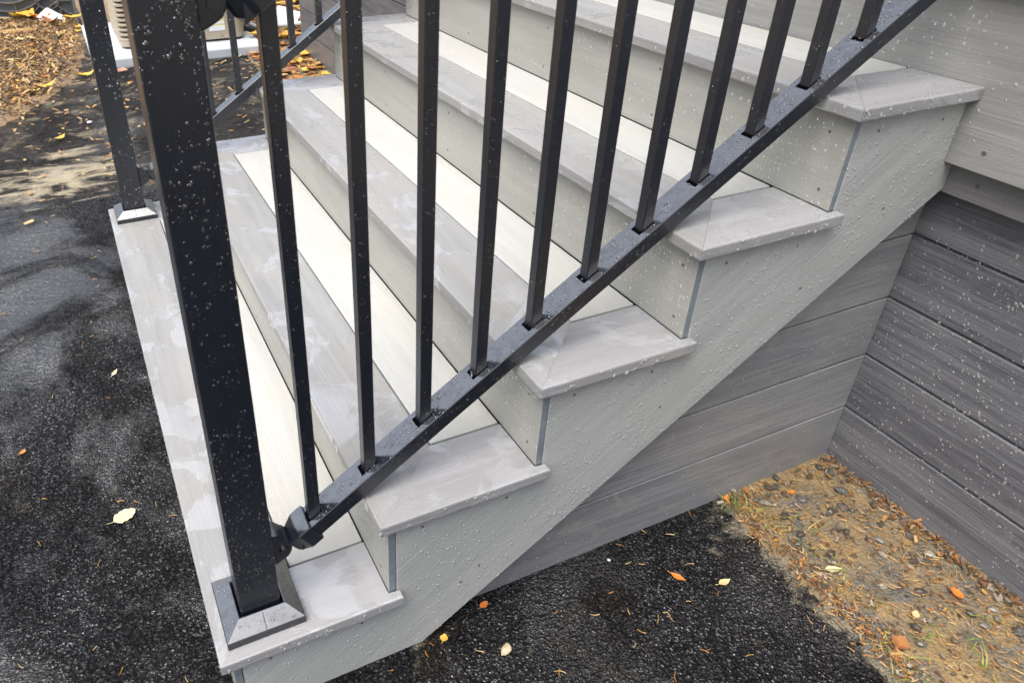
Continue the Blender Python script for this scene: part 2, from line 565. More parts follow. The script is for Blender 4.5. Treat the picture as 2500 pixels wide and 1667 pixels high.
# ------------------------------------------------------------------ ground
def grid(name, x0, x1, y0, y1, nx, ny, zf, mat, keep=None):
    vs, fs = [], []
    for j in range(ny + 1):
        for i in range(nx + 1):
            x, y = x0 + (x1 - x0) * i / nx, y0 + (y1 - y0) * j / ny
            vs.append((x, y, zf(x, y)))
    for j in range(ny):
        for i in range(nx):
            if keep is None or keep(x0 + (x1 - x0) * (i + .5) / nx, y0 + (y1 - y0) * (j + .5) / ny):
                a = j * (nx + 1) + i
                fs.append((a, a + 1, a + nx + 2, a + nx + 1))
    return raw(name, vs, fs, mat, smooth=True)


def nz(x, y, s, k=0.0):
    return mnoise.noise(Vector((x * s, y * s, k)))


g = raw('ground', [(-600, -600, -0.03), (600, -600, -0.03), (600, 600, -0.03), (-600, 600, -0.03)], [(0, 1, 2, 3)], M['earth'])
tag(g, kind='structure')


def mulch_edge_x(y):
    pts = [(2.6, -1.1), (3.383, -0.411), (3.543, -0.298), (3.80, -0.172), (4.10, -0.052), (4.414, 0.024), (4.85, 0.075), (5.6, 0.09), (9, 0.1)]
    if y <= pts[0][0]:
        return pts[0][1] - (pts[0][0] - y) * 1.5
    for (ya, xa), (yb, xb) in zip(pts, pts[1:]):
        if y <= yb:
            return xa + (xb - xa) * (y - ya) / (yb - ya)
    return pts[-1][1]


def asphalt_edge_x(y):          # right-hand edge of the drive beside the deck
    if y < 0.3:
        return 1.064 + 0.016 * nz(0, y, 7) + 0.012 * nz(0, y, 32) + 0.006 * nz(0, y, 90) - 0.10 * max(0.0, -0.15 - y) ** 1.2
    return 1.05 + 0.03 * nz(0, y, 4)


import numpy as np


def relief(nx, ny, cell, bands, seed):
    """band-limited random relief of rolled stone chippings"""
    r = np.random.default_rng(seed)
    F = np.fft.rfft2(r.standard_normal((ny, nx)))
    fy = np.fft.fftfreq(ny, cell)[:, None]
    fx = np.fft.rfftfreq(nx, cell)[None, :]
    f = np.sqrt(fx * fx + fy * fy)
    out = np.zeros((ny, nx))
    for f0, bw, amp in bands:
        b = np.fft.irfft2(F * np.exp(-((f - f0) / bw) ** 2), s=(ny, nx))
        b = b / b.std()
        out += amp * np.tanh(b * 0.8)
    return out


def sheet(name, x0, y0, cell, nx, ny, z, keep, mat):
    X, Y = np.meshgrid(x0 + cell * np.arange(nx), y0 + cell * np.arange(ny))
    co = np.stack([X, Y, z], -1).reshape(-1, 3)
    idx = np.arange(nx * ny).reshape(ny, nx)
    q = np.stack([idx[:-1, :-1], idx[:-1, 1:], idx[1:, 1:], idx[1:, :-1]], -1)
    k = keep(X[:-1, :-1] + cell / 2, Y[:-1, :-1] + cell / 2)
    q = q[k]
    used = np.zeros(nx * ny, bool)
    used[q.ravel()] = True
    new = np.cumsum(used) - 1
    q = new[q]
    co = co[used]
    me = bpy.data.meshes.new(name)
    me.vertices.add(len(co))
    me.vertices.foreach_set('co', co.ravel())
    me.loops.add(q.size)
    me.loops.foreach_set('vertex_index', q.ravel().astype(np.int32))
    me.polygons.add(len(q))
    me.polygons.foreach_set('loop_start', np.arange(0, q.size, 4, dtype=np.int32))
    me.polygons.foreach_set('loop_total', np.full(len(q), 4, dtype=np.int32))
    me.update(calc_edges=True)
    me.validate()
    me.polygons.foreach_set('use_smooth', np.ones(len(q), bool))
    return link(name, me, mat)


v_edge = np.vectorize(lambda y: asphalt_edge_x(float(y)))
v_mul = np.vectorize(lambda y: mulch_edge_x(float(y)))


def asph_keep(near):
    def k(X, Y):
        e = v_edge(Y[:, 0])[:, None]
        m = v_mul(Y[:, 0])[:, None]
        box = (X > -0.5) & (X < 1.2) & (Y > -0.62) & (Y < 2.3)
        inner = (X > -0.42) & (X < 1.12) & (Y > -0.54) & (Y < 2.22)
        under = (X > 0.06) & (Y > 0.08) & (Y < W - 0.06)
        ok = (X < e + 0.012) & (X > m - 0.05) & ~under
        return ok & box if near else ok & ~inner
    return k


NXA, NYA = 600, 1030
za = ZG + relief(NXA, NYA, 0.003, ((105, 45, 0.00032), (40, 22, 0.00035), (6, 5, 0.0006)), 3)
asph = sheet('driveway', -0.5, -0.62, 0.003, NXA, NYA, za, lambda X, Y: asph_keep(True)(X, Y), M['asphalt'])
NXB, NYB = 200, 385
zb_ = ZG + relief(NXB, NYB, 0.04, ((9, 4, 0.0005), (2, 2, 0.0008)), 5)
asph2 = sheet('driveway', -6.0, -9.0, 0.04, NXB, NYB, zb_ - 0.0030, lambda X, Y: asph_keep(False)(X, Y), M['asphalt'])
tag(asph2, kind='structure')
tag(asph, kind='structure')

soil = grid('soil_strip', 1.02, 1.42, -1.9, 4.5, 60, 900,
            lambda x, y: (0.004 if x < asphalt_edge_x(y) - 0.004 else 0.0125) + 0.005 * nz(x, y, 22) + 0.003 * nz(x, y, 60) + 0.012 * max(0, (x - 1.25)) * (1 if y < 1 else 0.3),
            M['soil'])
tag(soil, kind='structure')
mul = grid('mulch_bed', -3.2, 0.14, 2.2, 8.5, 110, 200,
           lambda x, y: (0.0 if x > mulch_edge_x(y) else 0.014 + min(0.03, 0.06 * (mulch_edge_x(y) - x))) + 0.008 * nz(x, y, 9) + 0.005 * nz(x, y, 25), M['mulch'])
tag(mul, kind='structure')
leafbed = grid('leaf_bed', 0.12, 3.0, 4.9, 8.5, 60, 80, lambda x, y: 0.012 + 0.012 * nz(x, y, 6), M['mulch'])
tag(leafbed, kind='structure')

# ------------------------------------------------------------------ staircase
stair = empty('staircase', (0, W / 2, 0))
tag(stair, 'wet grey five-tread outdoor staircase with ivory infill boards and pale stringers', 'staircase')

for k in range(1, 6):
    x0 = (k - 1) * P_ - NOSE
    xb = k * P_ if k < 5 else XF - 0.001
    zt, zb = k * R_, k * R_ - TH
    ya, yb = -OV, W + WO
    yi, yj = YS, W - YS
    g_ = 0.0002
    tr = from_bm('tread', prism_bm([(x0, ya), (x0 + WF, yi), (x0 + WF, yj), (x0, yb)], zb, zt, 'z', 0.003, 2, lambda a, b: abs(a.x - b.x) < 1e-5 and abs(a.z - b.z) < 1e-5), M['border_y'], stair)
    for near in (True, False):
        if near:
            poly = [(x0 + 2 * g_, ya), (xb + (XE if k < 5 else 0), ya), (xb + (XE if k < 5 else 0), -0.0008), (xb - 0.0012, -0.0008), (xb - 0.0012, yi), (x0 + WF + 2 * g_, yi)]
        else:
            poly = [(x0 + 2 * g_, yb), (x0 + WF + 2 * g_, yj), (xb - 0.0012, yj), (xb - 0.0012, W + 0.0008), (xb + (XE if k < 5 else 0), W + 0.0008), (xb + (XE if k < 5 else 0), yb)]
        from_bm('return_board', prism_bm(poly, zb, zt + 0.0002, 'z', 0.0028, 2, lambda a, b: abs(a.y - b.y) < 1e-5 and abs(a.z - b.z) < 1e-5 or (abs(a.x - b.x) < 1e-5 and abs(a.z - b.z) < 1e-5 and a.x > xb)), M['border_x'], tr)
    from_bm('infill_board', box_bm(x0 + WF + 0.0022, xb - 0.0018, yi + 0.0030, yj - 0.003, zb, zt + 0.0004, 0.002, 2), M['infill'], tr)

for k in range(0, 5):
    z0, z1 = (k * R_ + 0.0008 if k else 0.0), (k + 1) * R_ - TH - 0.0006
    bm = box_bm(k * P_, k * P_ + RT, 0.0, W, z0, z1, 0.0008, 1)
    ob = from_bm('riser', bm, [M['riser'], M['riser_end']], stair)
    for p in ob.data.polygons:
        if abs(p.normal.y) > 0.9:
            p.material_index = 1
    for yy in (0.035, 0.45, 0.86, 1.27, 1.68):
        for dz in ((0.03, 0.125) if k else (0.12,)):
            sy = yy + rng.uniform(-0.012, 0.012)
            vs, fs = tube_geo([(k * P_ + 0.002, sy, k * R_ + dz), (k * P_ - 0.0006, sy, k * R_ + dz)], 0.0027, 8)
            raw('screw', vs, fs, M['screw'], ob)

STR_B = -0.210                       # lower edge of stringer: z = 0.681 x + STR_B
st_poly = [(RT + 0.0015, ZG - 0.006), ((ZG - STR_B) / 0.681, ZG - 0.006), (XF2 - 0.001, 0.681 * XF2 + STR_B), (XF2 - 0.001, 0.7640), (XF - 0.001, 0.7640), (XF - 0.001, 5 * R_ - TH - 0.0006)]
for k in range(5, 0, -1):
    xl = (k - 1) * P_ + RT + 0.0015
    st_poly.append((xl, k * R_ - TH - 0.0006))
    if k > 1:
        st_poly.append((xl, (k - 1) * R_ - TH - 0.0006))
for side, (ya, yb) in enumerate(((0.0, BT), (W - BT, W))):
    so = from_bm('stringer', prism_bm(st_poly, ya, yb, 'y', 0.0012, 1), M['stringer'], stair)
    if side == 0:
        so["label"] = "pale grey near side stringer covered in rain drops"
        spots = []
        for k in range(5):
            spots += [(k * P_ + 0.06, (k + 1) * R_ - TH - 0.028), (k * P_ + 0.215, (k + 1) * R_ - TH - 0.03)]
        spots += [(0.40, 0.135), (0.435, 0.16), (0.78, 0.40), (1.05, 0.575), (1.20, 0.70)]
        for sx, sz in spots:
            vs, fs = tube_geo([(sx, 0.002, sz), (sx, -0.0006, sz)], 0.0026, 8)
            raw('screw', vs, fs, M['screw'], so)

JOINT = [0.004, 0.1566, 0.3013, 0.4460, 0.5907, 0.7354]
for side in (0, 1):
    for i in range(5):
        z0, z1 = JOINT[i] + (0.0020 if i else 0), JOINT[i + 1] - 0.0026
        xs = max(0.12, (z0 - STR_B) / 0.681 - 0.12)
        ya, yb = (SK, SK + BT) if side == 0 else (W - SK - BT, W - SK)
        if i < 4 or side == 0:
            from_bm('skirt_board', box_bm(xs, XD - 0.0015, ya, yb, z0, z1, 0.0012, 1), M['skirt_x'], stair)

# ------------------------------------------------------------------ deck
deck = empty('deck', (XD, 1.0, 0))
tag(deck, 'raised deck front with dark grey skirting boards and wide upper fascia', 'deck')
YA, YB = -2.2, 4.181
fa = from_bm('fascia_board', box_bm(XF, XF + 0.025, YA, YB + 0.04, 0.765, 1.0535, 0.002, 2), M['fascia'], deck)
fa["label"] = "wide pale upper fascia board above the recessed one"
fb = from_bm('fascia_board', box_bm(XF2, XF2 + 0.03, YA, YB + 0.03, 0.703, 0.90, 0.002, 2), M['fascia_low'], deck)
for i in range(5):
    from_bm('skirt_board', box_bm(XD, XD + BT, YA, YB, JOINT[i] + (0.0024 if i else 0), JOINT[i + 1] - 0.0036, 0.0016, 1), M['skirt_y'], deck)
    from_bm('skirt_board', box_bm(XD + BT + 0.0015, 5.0, YB - BT, YB, JOINT[i] + (0.0024 if i else 0), JOINT[i + 1] - 0.0036, 0.0016, 1), M['skirt_y'], deck)
from_bm('fascia_board', box_bm(XF + 0.026, 5.0, YB + 0.015, YB + 0.04, 0.765, 1.0535, 0.002, 2), M['fascia'], deck)
for yy, zz in ((-0.055, 0.80), (-0.36, 0.80), (-0.08, 1.01), (-0.39, 1.01), (0.5, 1.0), (0.9, 1.0)):
    vs, fs = tube_geo([(XF + 0.002, yy, zz), (XF - 0.0006, yy, zz)], 0.004, 8)
    raw('screw', vs, fs, M['screw'], fa)
for yy in (-0.052, -0.45):
    vs, fs = tube_geo([(XF2 + 0.002, yy, 0.735), (XF2 - 0.0006, yy, 0.735)], 0.004, 8)
    raw('screw', vs, fs, M['screw'], fb)
for i in range(26):
    xa = XF - 0.028 + i * 0.1435
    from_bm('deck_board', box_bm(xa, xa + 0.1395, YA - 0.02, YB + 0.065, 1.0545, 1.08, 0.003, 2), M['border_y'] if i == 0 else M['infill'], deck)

# ------------------------------------------------------------------ railings
BXO, BYO, BW = -0.0004, 0.0046, 0.1241
PW = 0.0634
RM, RB = 0.681, 0.2345              # rail top line z = RM x + RB
BAL_X0, BAL_D = 0.1572, 0.0939


def loft_rings(rings, close=False):
    vs, fs = [], []
    n = len(rings[0])
    for r in rings:
        vs += r
    for i in range(len(rings) - 1):
        for k in range(n):
            k2 = (k + 1) % n
            fs.append((i * n + k, i * n + k2, (i + 1) * n + k2, (i + 1) * n + k))
    return vs, fs


def sq(cx, cy, h, z):
    return [(cx - h, cy - h, z), (cx + h, cy - h, z), (cx + h, cy + h, z), (cx - h, cy + h, z)]


def rail_bm(xa, xb, yc, zoff, hw, th):
    """sloped bar with square cut ends; th measured vertically"""
    poly = [(xa, RM * xa + RB + zoff - th), (xb, RM * xb + RB + zoff - th), (xb, RM * xb + RB + zoff), (xa, RM * xa + RB + zoff)]
    return prism_bm(poly, yc - hw, yc + hw, 'y', 0.0011, 1)


BAL_ME = None


def bracket(parent, xw, yc, zc):
    """swivel bracket: clevis lug on the post face, pin, and a collar round the rail end"""
    hw = 0.0175
    bm = bmesh.new()
    prof = [(xw, zc - 0.034), (xw + 0.010, zc - 0.030)]
    for a in range(-70, 71, 20):
        prof.append((xw + 0.0155 + 0.0165 * math.cos(math.radians(a)), zc - 0.004 + 0.0215 * math.sin(math.radians(a))))
    prof += [(xw + 0.010, zc + 0.030), (xw, zc + 0.034)]
    lug = from_bm('bracket', prism_bm(prof, yc - hw, yc + hw, 'y', 0.0025, 2), M['black'], parent)
    vs, fs = tube_geo([(xw + 0.018, yc - hw - 0.0035, zc - 0.006), (xw + 0.018, yc + hw + 0.0035, zc - 0.006)], 0.0072, 14)
    raw('pin', vs, fs, M['black'], lug)
    return lug


def collar(parent, xs, yc, zoff):
    d = Vector((1, 0, RM)).normalized()
    nrm = Vector((-d.z, 0, d.x))
    c0 = Vector((xs, yc, RM * xs + RB + zoff)) - nrm * 0.0145
    rings = []
    for t, hw, hn in ((-0.024, 0.012, 0.010), (-0.020, 0.017, 0.0145), (0.0, 0.0255, 0.0195), (0.022, 0.0255, 0.0195), (0.0225, 0.0225, 0.016)):
        c = c0 + d * t
        rings.append([tuple(c + Vector((0, sy * hw, 0)) + nrm * (sn * hn)) for sy, sn in ((-1, -1), (1, -1), (1, 1), (-1, 1))])
    vs, fs = loft_rings(rings)
    fs += [(3, 2, 1, 0), (16, 17, 18, 19)]
    bm = bmesh.new()
    vv = [bm.verts.new(v) for v in vs]
    for f in fs:
        bm.faces.new([vv[i] for i in f])
    bmesh.ops.recalc_face_normals(bm, faces=bm.faces)
    bmesh.ops.bevel(bm, geom=list(bm.edges), offset=0.0012, segments=1, affect='EDGES')
    return from_bm('rail_collar', bm, M['black'], parent)


def railing(by, label):
    global BAL_ME
    cx, cy = BXO + BW / 2, by + BW / 2
    root = empty('stair_railing', (cx, cy, R_))
    tag(root, label, 'railing', 'black metal railings on both sides of the steps')
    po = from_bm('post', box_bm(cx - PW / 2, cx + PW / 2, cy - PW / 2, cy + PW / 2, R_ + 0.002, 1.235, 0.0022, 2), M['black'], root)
    # base cover: upright lip, sloping shoulder, small well round the post, split down the middle
    h = BW / 2
    zs = R_ + 0.0004
    rings = [sq(cx, cy, h, zs), sq(cx, cy, h, zs + 0.0135), sq(cx, cy, h - 0.001, zs + 0.0145), sq(cx, cy, PW / 2 + 0.0055, zs + 0.031), sq(cx, cy, PW / 2 + 0.0040, zs + 0.031), sq(cx, cy, PW / 2 + 0.0010, zs + 0.024)]
    vs, fs = loft_rings(rings)
    raw('base_cover', vs, fs, M['black'], po)
    for sgn in (-1, 1):
        yy = cy + sgn * h
        vs = [(cx - 0.0005, yy + sgn * 0.0004, zs), (cx + 0.0005, yy + sgn * 0.0004, zs), (cx + 0.0005, yy + sgn * 0.0004, zs + 0.0138), (cx - 0.0005, yy + sgn * 0.0004, zs + 0.0138),
              (cx + 0.0005, cy + sgn * (PW / 2 + 0.0076), zs + 0.0314), (cx - 0.0005, cy + sgn * (PW / 2 + 0.0076), zs + 0.0314)]
        raw('cover_seam', vs, [(0, 1, 2, 3), (3, 2, 4, 5)], M['dark'], po)
    # cap on the post
    rings = [sq(cx, cy, PW / 2 + 0.006, 1.2355), sq(cx, cy, PW / 2 + 0.006, 1.2475), sq(cx, cy, 0.006, 1.262)]
    vs, fs = loft_rings(rings)
    fs += [(3, 2, 1, 0), (8, 9, 10, 11)]
    raw('post_cap', vs, fs, M['black'], po)
    xw = cx + PW / 2
    x_up = 1.445
    for zoff, nm in ((0.0, 'bottom_rail'), (0.795, 'top_rail')):
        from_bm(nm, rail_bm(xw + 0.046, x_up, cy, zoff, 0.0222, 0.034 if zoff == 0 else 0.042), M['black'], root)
        bracket(root, xw, cy, (0.311 if zoff == 0 else 0.311 + 0.795 + 0.006))
        collar(root, xw + 0.044, cy, zoff)
    # upper post standing on the deck
    up = from_bm('post', box_bm(x_up, x_up + PW, cy - PW / 2, cy + PW / 2, 1.082, 2.12, 0.0022, 2), M['black'], root)
    # balusters: one mesh shared by all
    if BAL_ME is None:
        bm = box_bm(-0.0095, 0.0095, -0.0095, 0.0095, -0.008, 0.765, 0.0012, 1)
        bmesh.ops.recalc_face_normals(bm, faces=bm.faces)
        BAL_ME = bpy.data.meshes.new('baluster')
        bm.to_mesh(BAL_ME)
        bm.free()
        BAL_ME.materials.append(M['black'])
    sock = bpy.data.meshes.new('socket')
    a = 0.0106
    z_ = lambda x: RM * x + 0.0006
    sock.from_pydata([(-a - 0.004, -a, z_(-a - 0.004)), (a, -a, z_(a)), (a, a, z_(a)), (-a - 0.004, a, z_(-a - 0.004))], [], [(0, 1, 2, 3)])
    sock.materials.append(M['slot'])
    for i in range(14):
        xc = BAL_X0 + 0.0095 + i * BAL_D
        b = link('baluster', BAL_ME, None, root, (xc, cy, RM * xc + RB))
        link('socket', sock, None, b, (xc, cy, RM * xc + RB))
    return root, cx, cy


near_rail, RCX, RCY = railing(BYO, 'black metal stair railing in the foreground beaded with rain drops')
far_rail, _, FCY = railing(1.6103, 'black metal stair railing on the far side of the steps')


# ------------------------------------------------------------------ water drops (parts, too many to count)
def inside(poly, x, y):
    c = False
    n = len(poly)
    j = n - 1
    for i in range(n):
        xi, yi = poly[i]
        xj, yj = poly[j]
        if (yi > y) != (yj > y) and x < (xj - xi) * (y - yi) / (yj - yi) + xi:
            c = not c
        j = i
    return c


def drops(name, parent, patches, mat, tall=1.0):
    """patches: (origin, u, v, n, lu, lv, count, rmin, rmax, mask or None, flat)"""
    vs, fs = [], []
    K = 8
    for (o, u, v, n, lu, lv, cnt, r0, r1, mask, stretch) in patches:
        o, u, v, n = Vector(o), Vector(u), Vector(v), Vector(n)
        got = 0
        tries = 0
        while got < cnt and tries < cnt * 20:
            tries += 1
            a, b = rng.uniform(0, lu), rng.uniform(0, lv)
            p = o + u * a + v * b
            if mask and not mask(p):
                continue
            cl = 0.5 + 0.9 * mnoise.noise(p * 9.0) + 0.4 * mnoise.noise(p * 40.0)
            if rng.random() > 0.08 + 0.9 * cl:
                continue
            got += 1
            r = r0 + (r1 - r0) * rng.random() ** 6.0
            hgt = r * rng.uniform(0.5, 0.75) * tall
            ec = rng.uniform(0.8, 1.15)
            st = rng.uniform(1.0, 1.0 + stretch)
            base = len(vs)
            ph = rng.uniform(0, 6.28)
            for k in range(K):
                an = 2 * math.pi * k / K + ph
                vs.append(p + u * (math.cos(an) * r * ec) + v * (math.sin(an) * r * st) + n * 0.0001)
            for k in range(K):
                an = 2 * math.pi * k / K + ph
                vs.append(p + u * (math.cos(an) * r * ec * 0.72) + v * (math.sin(an) * r * st * 0.72 - r * 0.06) + n * hgt * 0.72)
            vs.append(p + n * hgt - v * r * 0.1)
            for k in range(K):
                k2 = (k + 1) % K
                fs.append((base + k, base + k2, base + K + k2, base + K + k))
                fs.append((base + K + k, base + K + k2, base + 2 * K))
    me = bpy.data.meshes.new(name)
    me.from_pydata([tuple(q) for q in vs], [], fs)
    bm = bmesh.new()
    bm.from_mesh(me)
    bmesh.ops.recalc_face_normals(bm, faces=bm.faces)
    bm.to_mesh(me)
    bm.free()
    for p in me.polygons:
        p.use_smooth = True
    o = link(name, me, mat, parent)
    o["kind"] = "stuff"
    return o


def free_of_stringer(p):
    return not inside(st_poly, p.x, p.z)


pat = [((0, 0, 0), (1, 0, 0), (0, 0, 1), (0, -1, 0), 1.36, 0.90, 8500, 0.00045, 0.0028, lambda p: inside(st_poly, p.x, p.z), 0.35),
       ((0.1, SK, 0), (1, 0, 0), (0, 0, 1), (0, -1, 0), 1.29, 0.62, 2200, 0.0005, 0.0020, lambda p: free_of_stringer(p) and p.z < 0.681 * p.x + STR_B, 0.3)]
for k in range(0, 5):
    cnt = 500 if k == 0 else 1500
    pat.append(((k * P_, 0, k * R_ + 0.004), (0, 1, 0), (0, 0, 1), (-1, 0, 0), 1.15, R_ - TH - 0.02, cnt, 0.0005, 0.0023, lambda p: rng.random() < 1.15 - p.y * 0.75, 0.4))
    x0 = k * P_ - NOSE
    pat.append(((x0, -OV, (k + 1) * R_ - TH + 0.002), (0, 1, 0), (0, 0, 1), (-1, 0, 0), 1.0, TH - 0.004, 110, 0.0007, 0.0030, None, 0.3))
    pat.append(((x0, -OV, (k + 1) * R_ - TH + 0.002), (1, 0, 0), (0, 0, 1), (0, -1, 0), 0.29, TH - 0.004, 90, 0.0007, 0.0036, None, 0.3))
drops('water_drops', stair, pat, M['drop'], 0.6)
pat = [((XF, -0.42, 0.768), (0, 1, 0), (0, 0, 1), (-1, 0, 0), 1.1, 0.28, 1700, 0.0006, 0.0028, None, 0.3),
       ((XF2, -0.42, 0.705), (0, 1, 0), (0, 0, 1), (-1, 0, 0), 0.42, 0.058, 60, 0.0007, 0.003, None, 0.4),
       ((XD, -0.50, 0.01), (0, 1, 0), (0, 0, 1), (-1, 0, 0), 0.54, 0.69, 5200, 0.00045, 0.0028, None, 0.4)]
drops('water_drops', deck, pat, M['drop_deck'], 0.6)


def rail_drops(root, cy, dens, far):
    d = Vector((1, 0, RM)).normalized()
    up = Vector((-d.z, 0, d.x))
    hp = PW / 2
    L = 1.56
    o_top = Vector((0.145, cy - 0.021, RM * 0.145 + RB))
    pats = [(o_top, d, (0, 1, 0), up, L, 0.042, int(2600 * dens), 0.0006, 0.0028, None, 0.3),
            (Vector((0.145, cy - 0.0222, RM * 0.145 + RB - 0.030)), d, (0, 0, 1), (0, -1, 0), L, 0.026, int(1000 * dens), 0.0006, 0.0022, None, 0.2),
            ((RCX - hp, cy - hp, R_ + 0.04), (1, 0, 0), (0, 0, 1), (0, -1, 0), PW, 0.95, int(1900 * dens), 0.00045, 0.0024, None, 0.5),
            ((RCX - hp, cy - hp, 0.85), (1, 0, 0), (0, 0, 1), (0, -1, 0), PW, 0.3, int(130 * dens), 0.0012, 0.0030, None, 0.9),
            ((RCX - BW / 2, cy - BW / 2, R_ + 0.002), (1, 0, 0), (0, 0, 1), (0, -1, 0), BW, 0.010, int(40 * dens), 0.0007, 0.002, None, 0.2)]
    s = Vector((0, PW / 2 + 0.0075 - BW / 2 + 0.001, 0.0165))
    sl = s.length
    m = s.length
    inw = BW / 2 - PW / 2 - 0.0085
    f = Vector((0, inw, 0.0165)).normalized()
    pats.append((Vector((RCX - 0.045, cy - BW / 2 + 0.003, R_ + 0.0163)), (1, 0, 0), f, (0, -f.z, f.y), 0.09, 0.022, int(75 * dens), 0.0006, 0.0024, None, 0.1))
    f = Vector((inw, 0, 0.0165)).normalized()
    pats.append((Vector((RCX - BW / 2 + 0.003, cy - 0.045, R_ + 0.0163)), (0, 1, 0), f, (-f.z, 0, f.x), 0.09, 0.022, int(70 * dens), 0.0006, 0.0024, None, 0.1))
    for i in range(12):
        xc = BAL_X0 + 0.0095 + i * BAL_D
        zb = RM * xc + RB + 0.012
        pats.append(((xc - 0.009, cy - 0.0095, zb), (1, 0, 0), (0, 0, 1), (0, -1, 0), 0.018, 0.74, int(420 * dens), 0.00045, 0.0016, None, 0.5))
        pats.append(((xc - 0.0095, cy - 0.009, zb), (0, 1, 0), (0, 0, 1), (-1, 0, 0), 0.018, 0.74, int(90 * dens), 0.0004, 0.0013, None, 0.4))
    drops('water_drops', root, pats, M['drop_black'])


rail_drops(near_rail, RCY, 1.0, False)
rail_drops(far_rail, FCY, 0.3, True)

# ------------------------------------------------------------------ condenser unit on its pad
pad = from_bm('equipment_pad', box_bm(0.10, 1.16, 4.254, 5.34, 0.002, 0.070, 0.012, 3), M['pad'], loc=None)
tag(pad, 'pale blue-grey concrete pad under the beige condenser unit', 'pad')
ac = empty('condenser_unit', (0.69, 4.85, 0.07))
tag(ac, 'beige louvred condenser unit with warning sticker behind the far railing', 'air conditioner')


def rpath(x0, x1, y0, y1, r, inset=0.0):
    """left side, round front-left corner, front, as a list of xy"""
    pts = [(x0 + inset, y1)]
    for a in range(0, 91, 10):
        an = math.radians(180 + a)
        pts.append((x0 + r + (r - inset) * math.cos(an), y0 + r + (r - inset) * math.sin(an)))
    pts.append((x1, y0 + inset))
    return pts


AX0, AX1, AY0, AY1 = 0.293, 0.795, 4.45, 5.15
vs, fs = [], []
prof = [(0.0, 0.0), (0.0, 0.0085), (0.016, 0.018), (0.018, 0.014), (0.004, 0.0)]
for ins, zz in prof:
    vs += [(x, y, zz) for x, y in rpath(AX0, AX1, AY0, AY1, 0.055, ins)]
npt = len(rpath(AX0, AX1, AY0, AY1, 0.055))
for i in range(len(prof)):
    for k in range(npt - 1):
        j = (i + 1) % len(prof)
        fs.append((i * npt + k, i * npt + k + 1, j * npt + k + 1, j * npt + k))
sl_me = bpy.data.meshes.new('slat')
sl_me.from_pydata(vs, [], fs)
sl_me.materials.append(M['beige'])
for i in range(23):
    link('slat', sl_me, None, ac, (0, 0, 0.122 + i * 0.0295))
core = rpath(AX0, AX1, AY0, AY1, 0.055, 0.022) + [(AX1, AY1)]
from_bm('coil', prism_bm(core, 0.09, 0.80, 'z'), M['dark'], ac)
lip = rpath(AX0, AX1, AY0, AY1, 0.055, 0.0) + [(AX1, AY1)]
from_bm('base_pan', prism_bm(lip, 0.084, 0.119, 'z', 0.002, 1), M['beige'], ac)
pn = [(AX1 + 0.003, AY0 - 0.004)]
for a in range(0, 91, 15):
    an = math.radians(270 + a)
    pn.append((1.02 + 0.07 * math.cos(an), AY0 + 0.066 + 0.07 * math.sin(an)))
pn += [(1.09, AY1), (AX1 + 0.003, AY1)]
sp = from_bm('service_panel', prism_bm(pn, 0.086, 0.80, 'z', 0.002, 1), M['beige'], ac)
allp = rpath(AX0 - 0.006, 1.0, AY0 - 0.008, AY1 + 0.006, 0.06)
from_bm('top_cap', prism_bm(allp + [(1.06, AY0 + 0.02), (1.096, AY0 + 0.07), (1.096, AY1 + 0.006)], 0.80, 0.835, 'z', 0.006, 2), M['beige'], ac)
from_bm('shadow_gap', box_bm(0.32, 1.06, AY0 + 0.03, AY1 - 0.03, 0.0705, 0.0835), M['dark'], ac)  # dark block painted in as the shadow gap below the base pan
for sx in (0.815, 0.93):
    vs, fs = tube_geo([(sx, AY0 - 0.003, 0.105), (sx, AY0 - 0.007, 0.105)], 0.005, 8)
    raw('screw', vs, fs, M['screw'], sp)
# sticker: yellow head bands over white print areas
NS = NT('warning_sticker')
geo = NS.n('ShaderNodeTexCoord')
sepz = NS.n('ShaderNodeSeparateXYZ')
NS.l(geo.outputs['Object'], sepz.inputs[0])
zf = sepz.outputs[2]
def band_(a, b):
    return NS.math('MULTIPLY', NS.math('GREATER_THAN', zf, a), NS.math('LESS_THAN', zf, b))
yl = NS.math('MAXIMUM', band_(0.025, 0.035), band_(-0.004, 0.005))
cst = NS.mix(yl, (0.70, 0.72, 0.74), (0.62, 0.52, 0.16))
ln = NS.ramp(NS.noise(NS.mapping(geo.outputs['Object'], (90, 1, 260)), 1.0, 2), 0.60, 0.66, 0, 0.35)
cst = NS.mix(ln, cst, (0.25, 0.25, 0.25))
NS.bsdf(cst, 0.35)
stk = from_bm('sticker', box_bm(-0.052, 0.052, -0.0004, 0.0004, -0.037, 0.037), NS.m, sp, loc=(0.903, AY0 - 0.0052, 0.176))

# line set leaving the unit: white conduit and black insulated pipe
def bez(pts, n=40):
    pts = [Vector(p) for p in pts]
    out = []
    m = len(pts)
    for i in range(m - 1):
        p0, p1, p2, p3 = pts[max(i - 1, 0)], pts[i], pts[i + 1], pts[min(i + 2, m - 1)]
        for s in range(n // (m - 1) + 1):
            t = s / (n // (m - 1) + 1)
            out.append(0.5 * ((2 * p1) + (p2 - p0) * t + (2 * p0 - 5 * p1 + 4 * p2 - p3) * t * t + (3 * p1 - p0 - 3 * p2 + p3) * t ** 3))
    out.append(pts[-1])
    return out


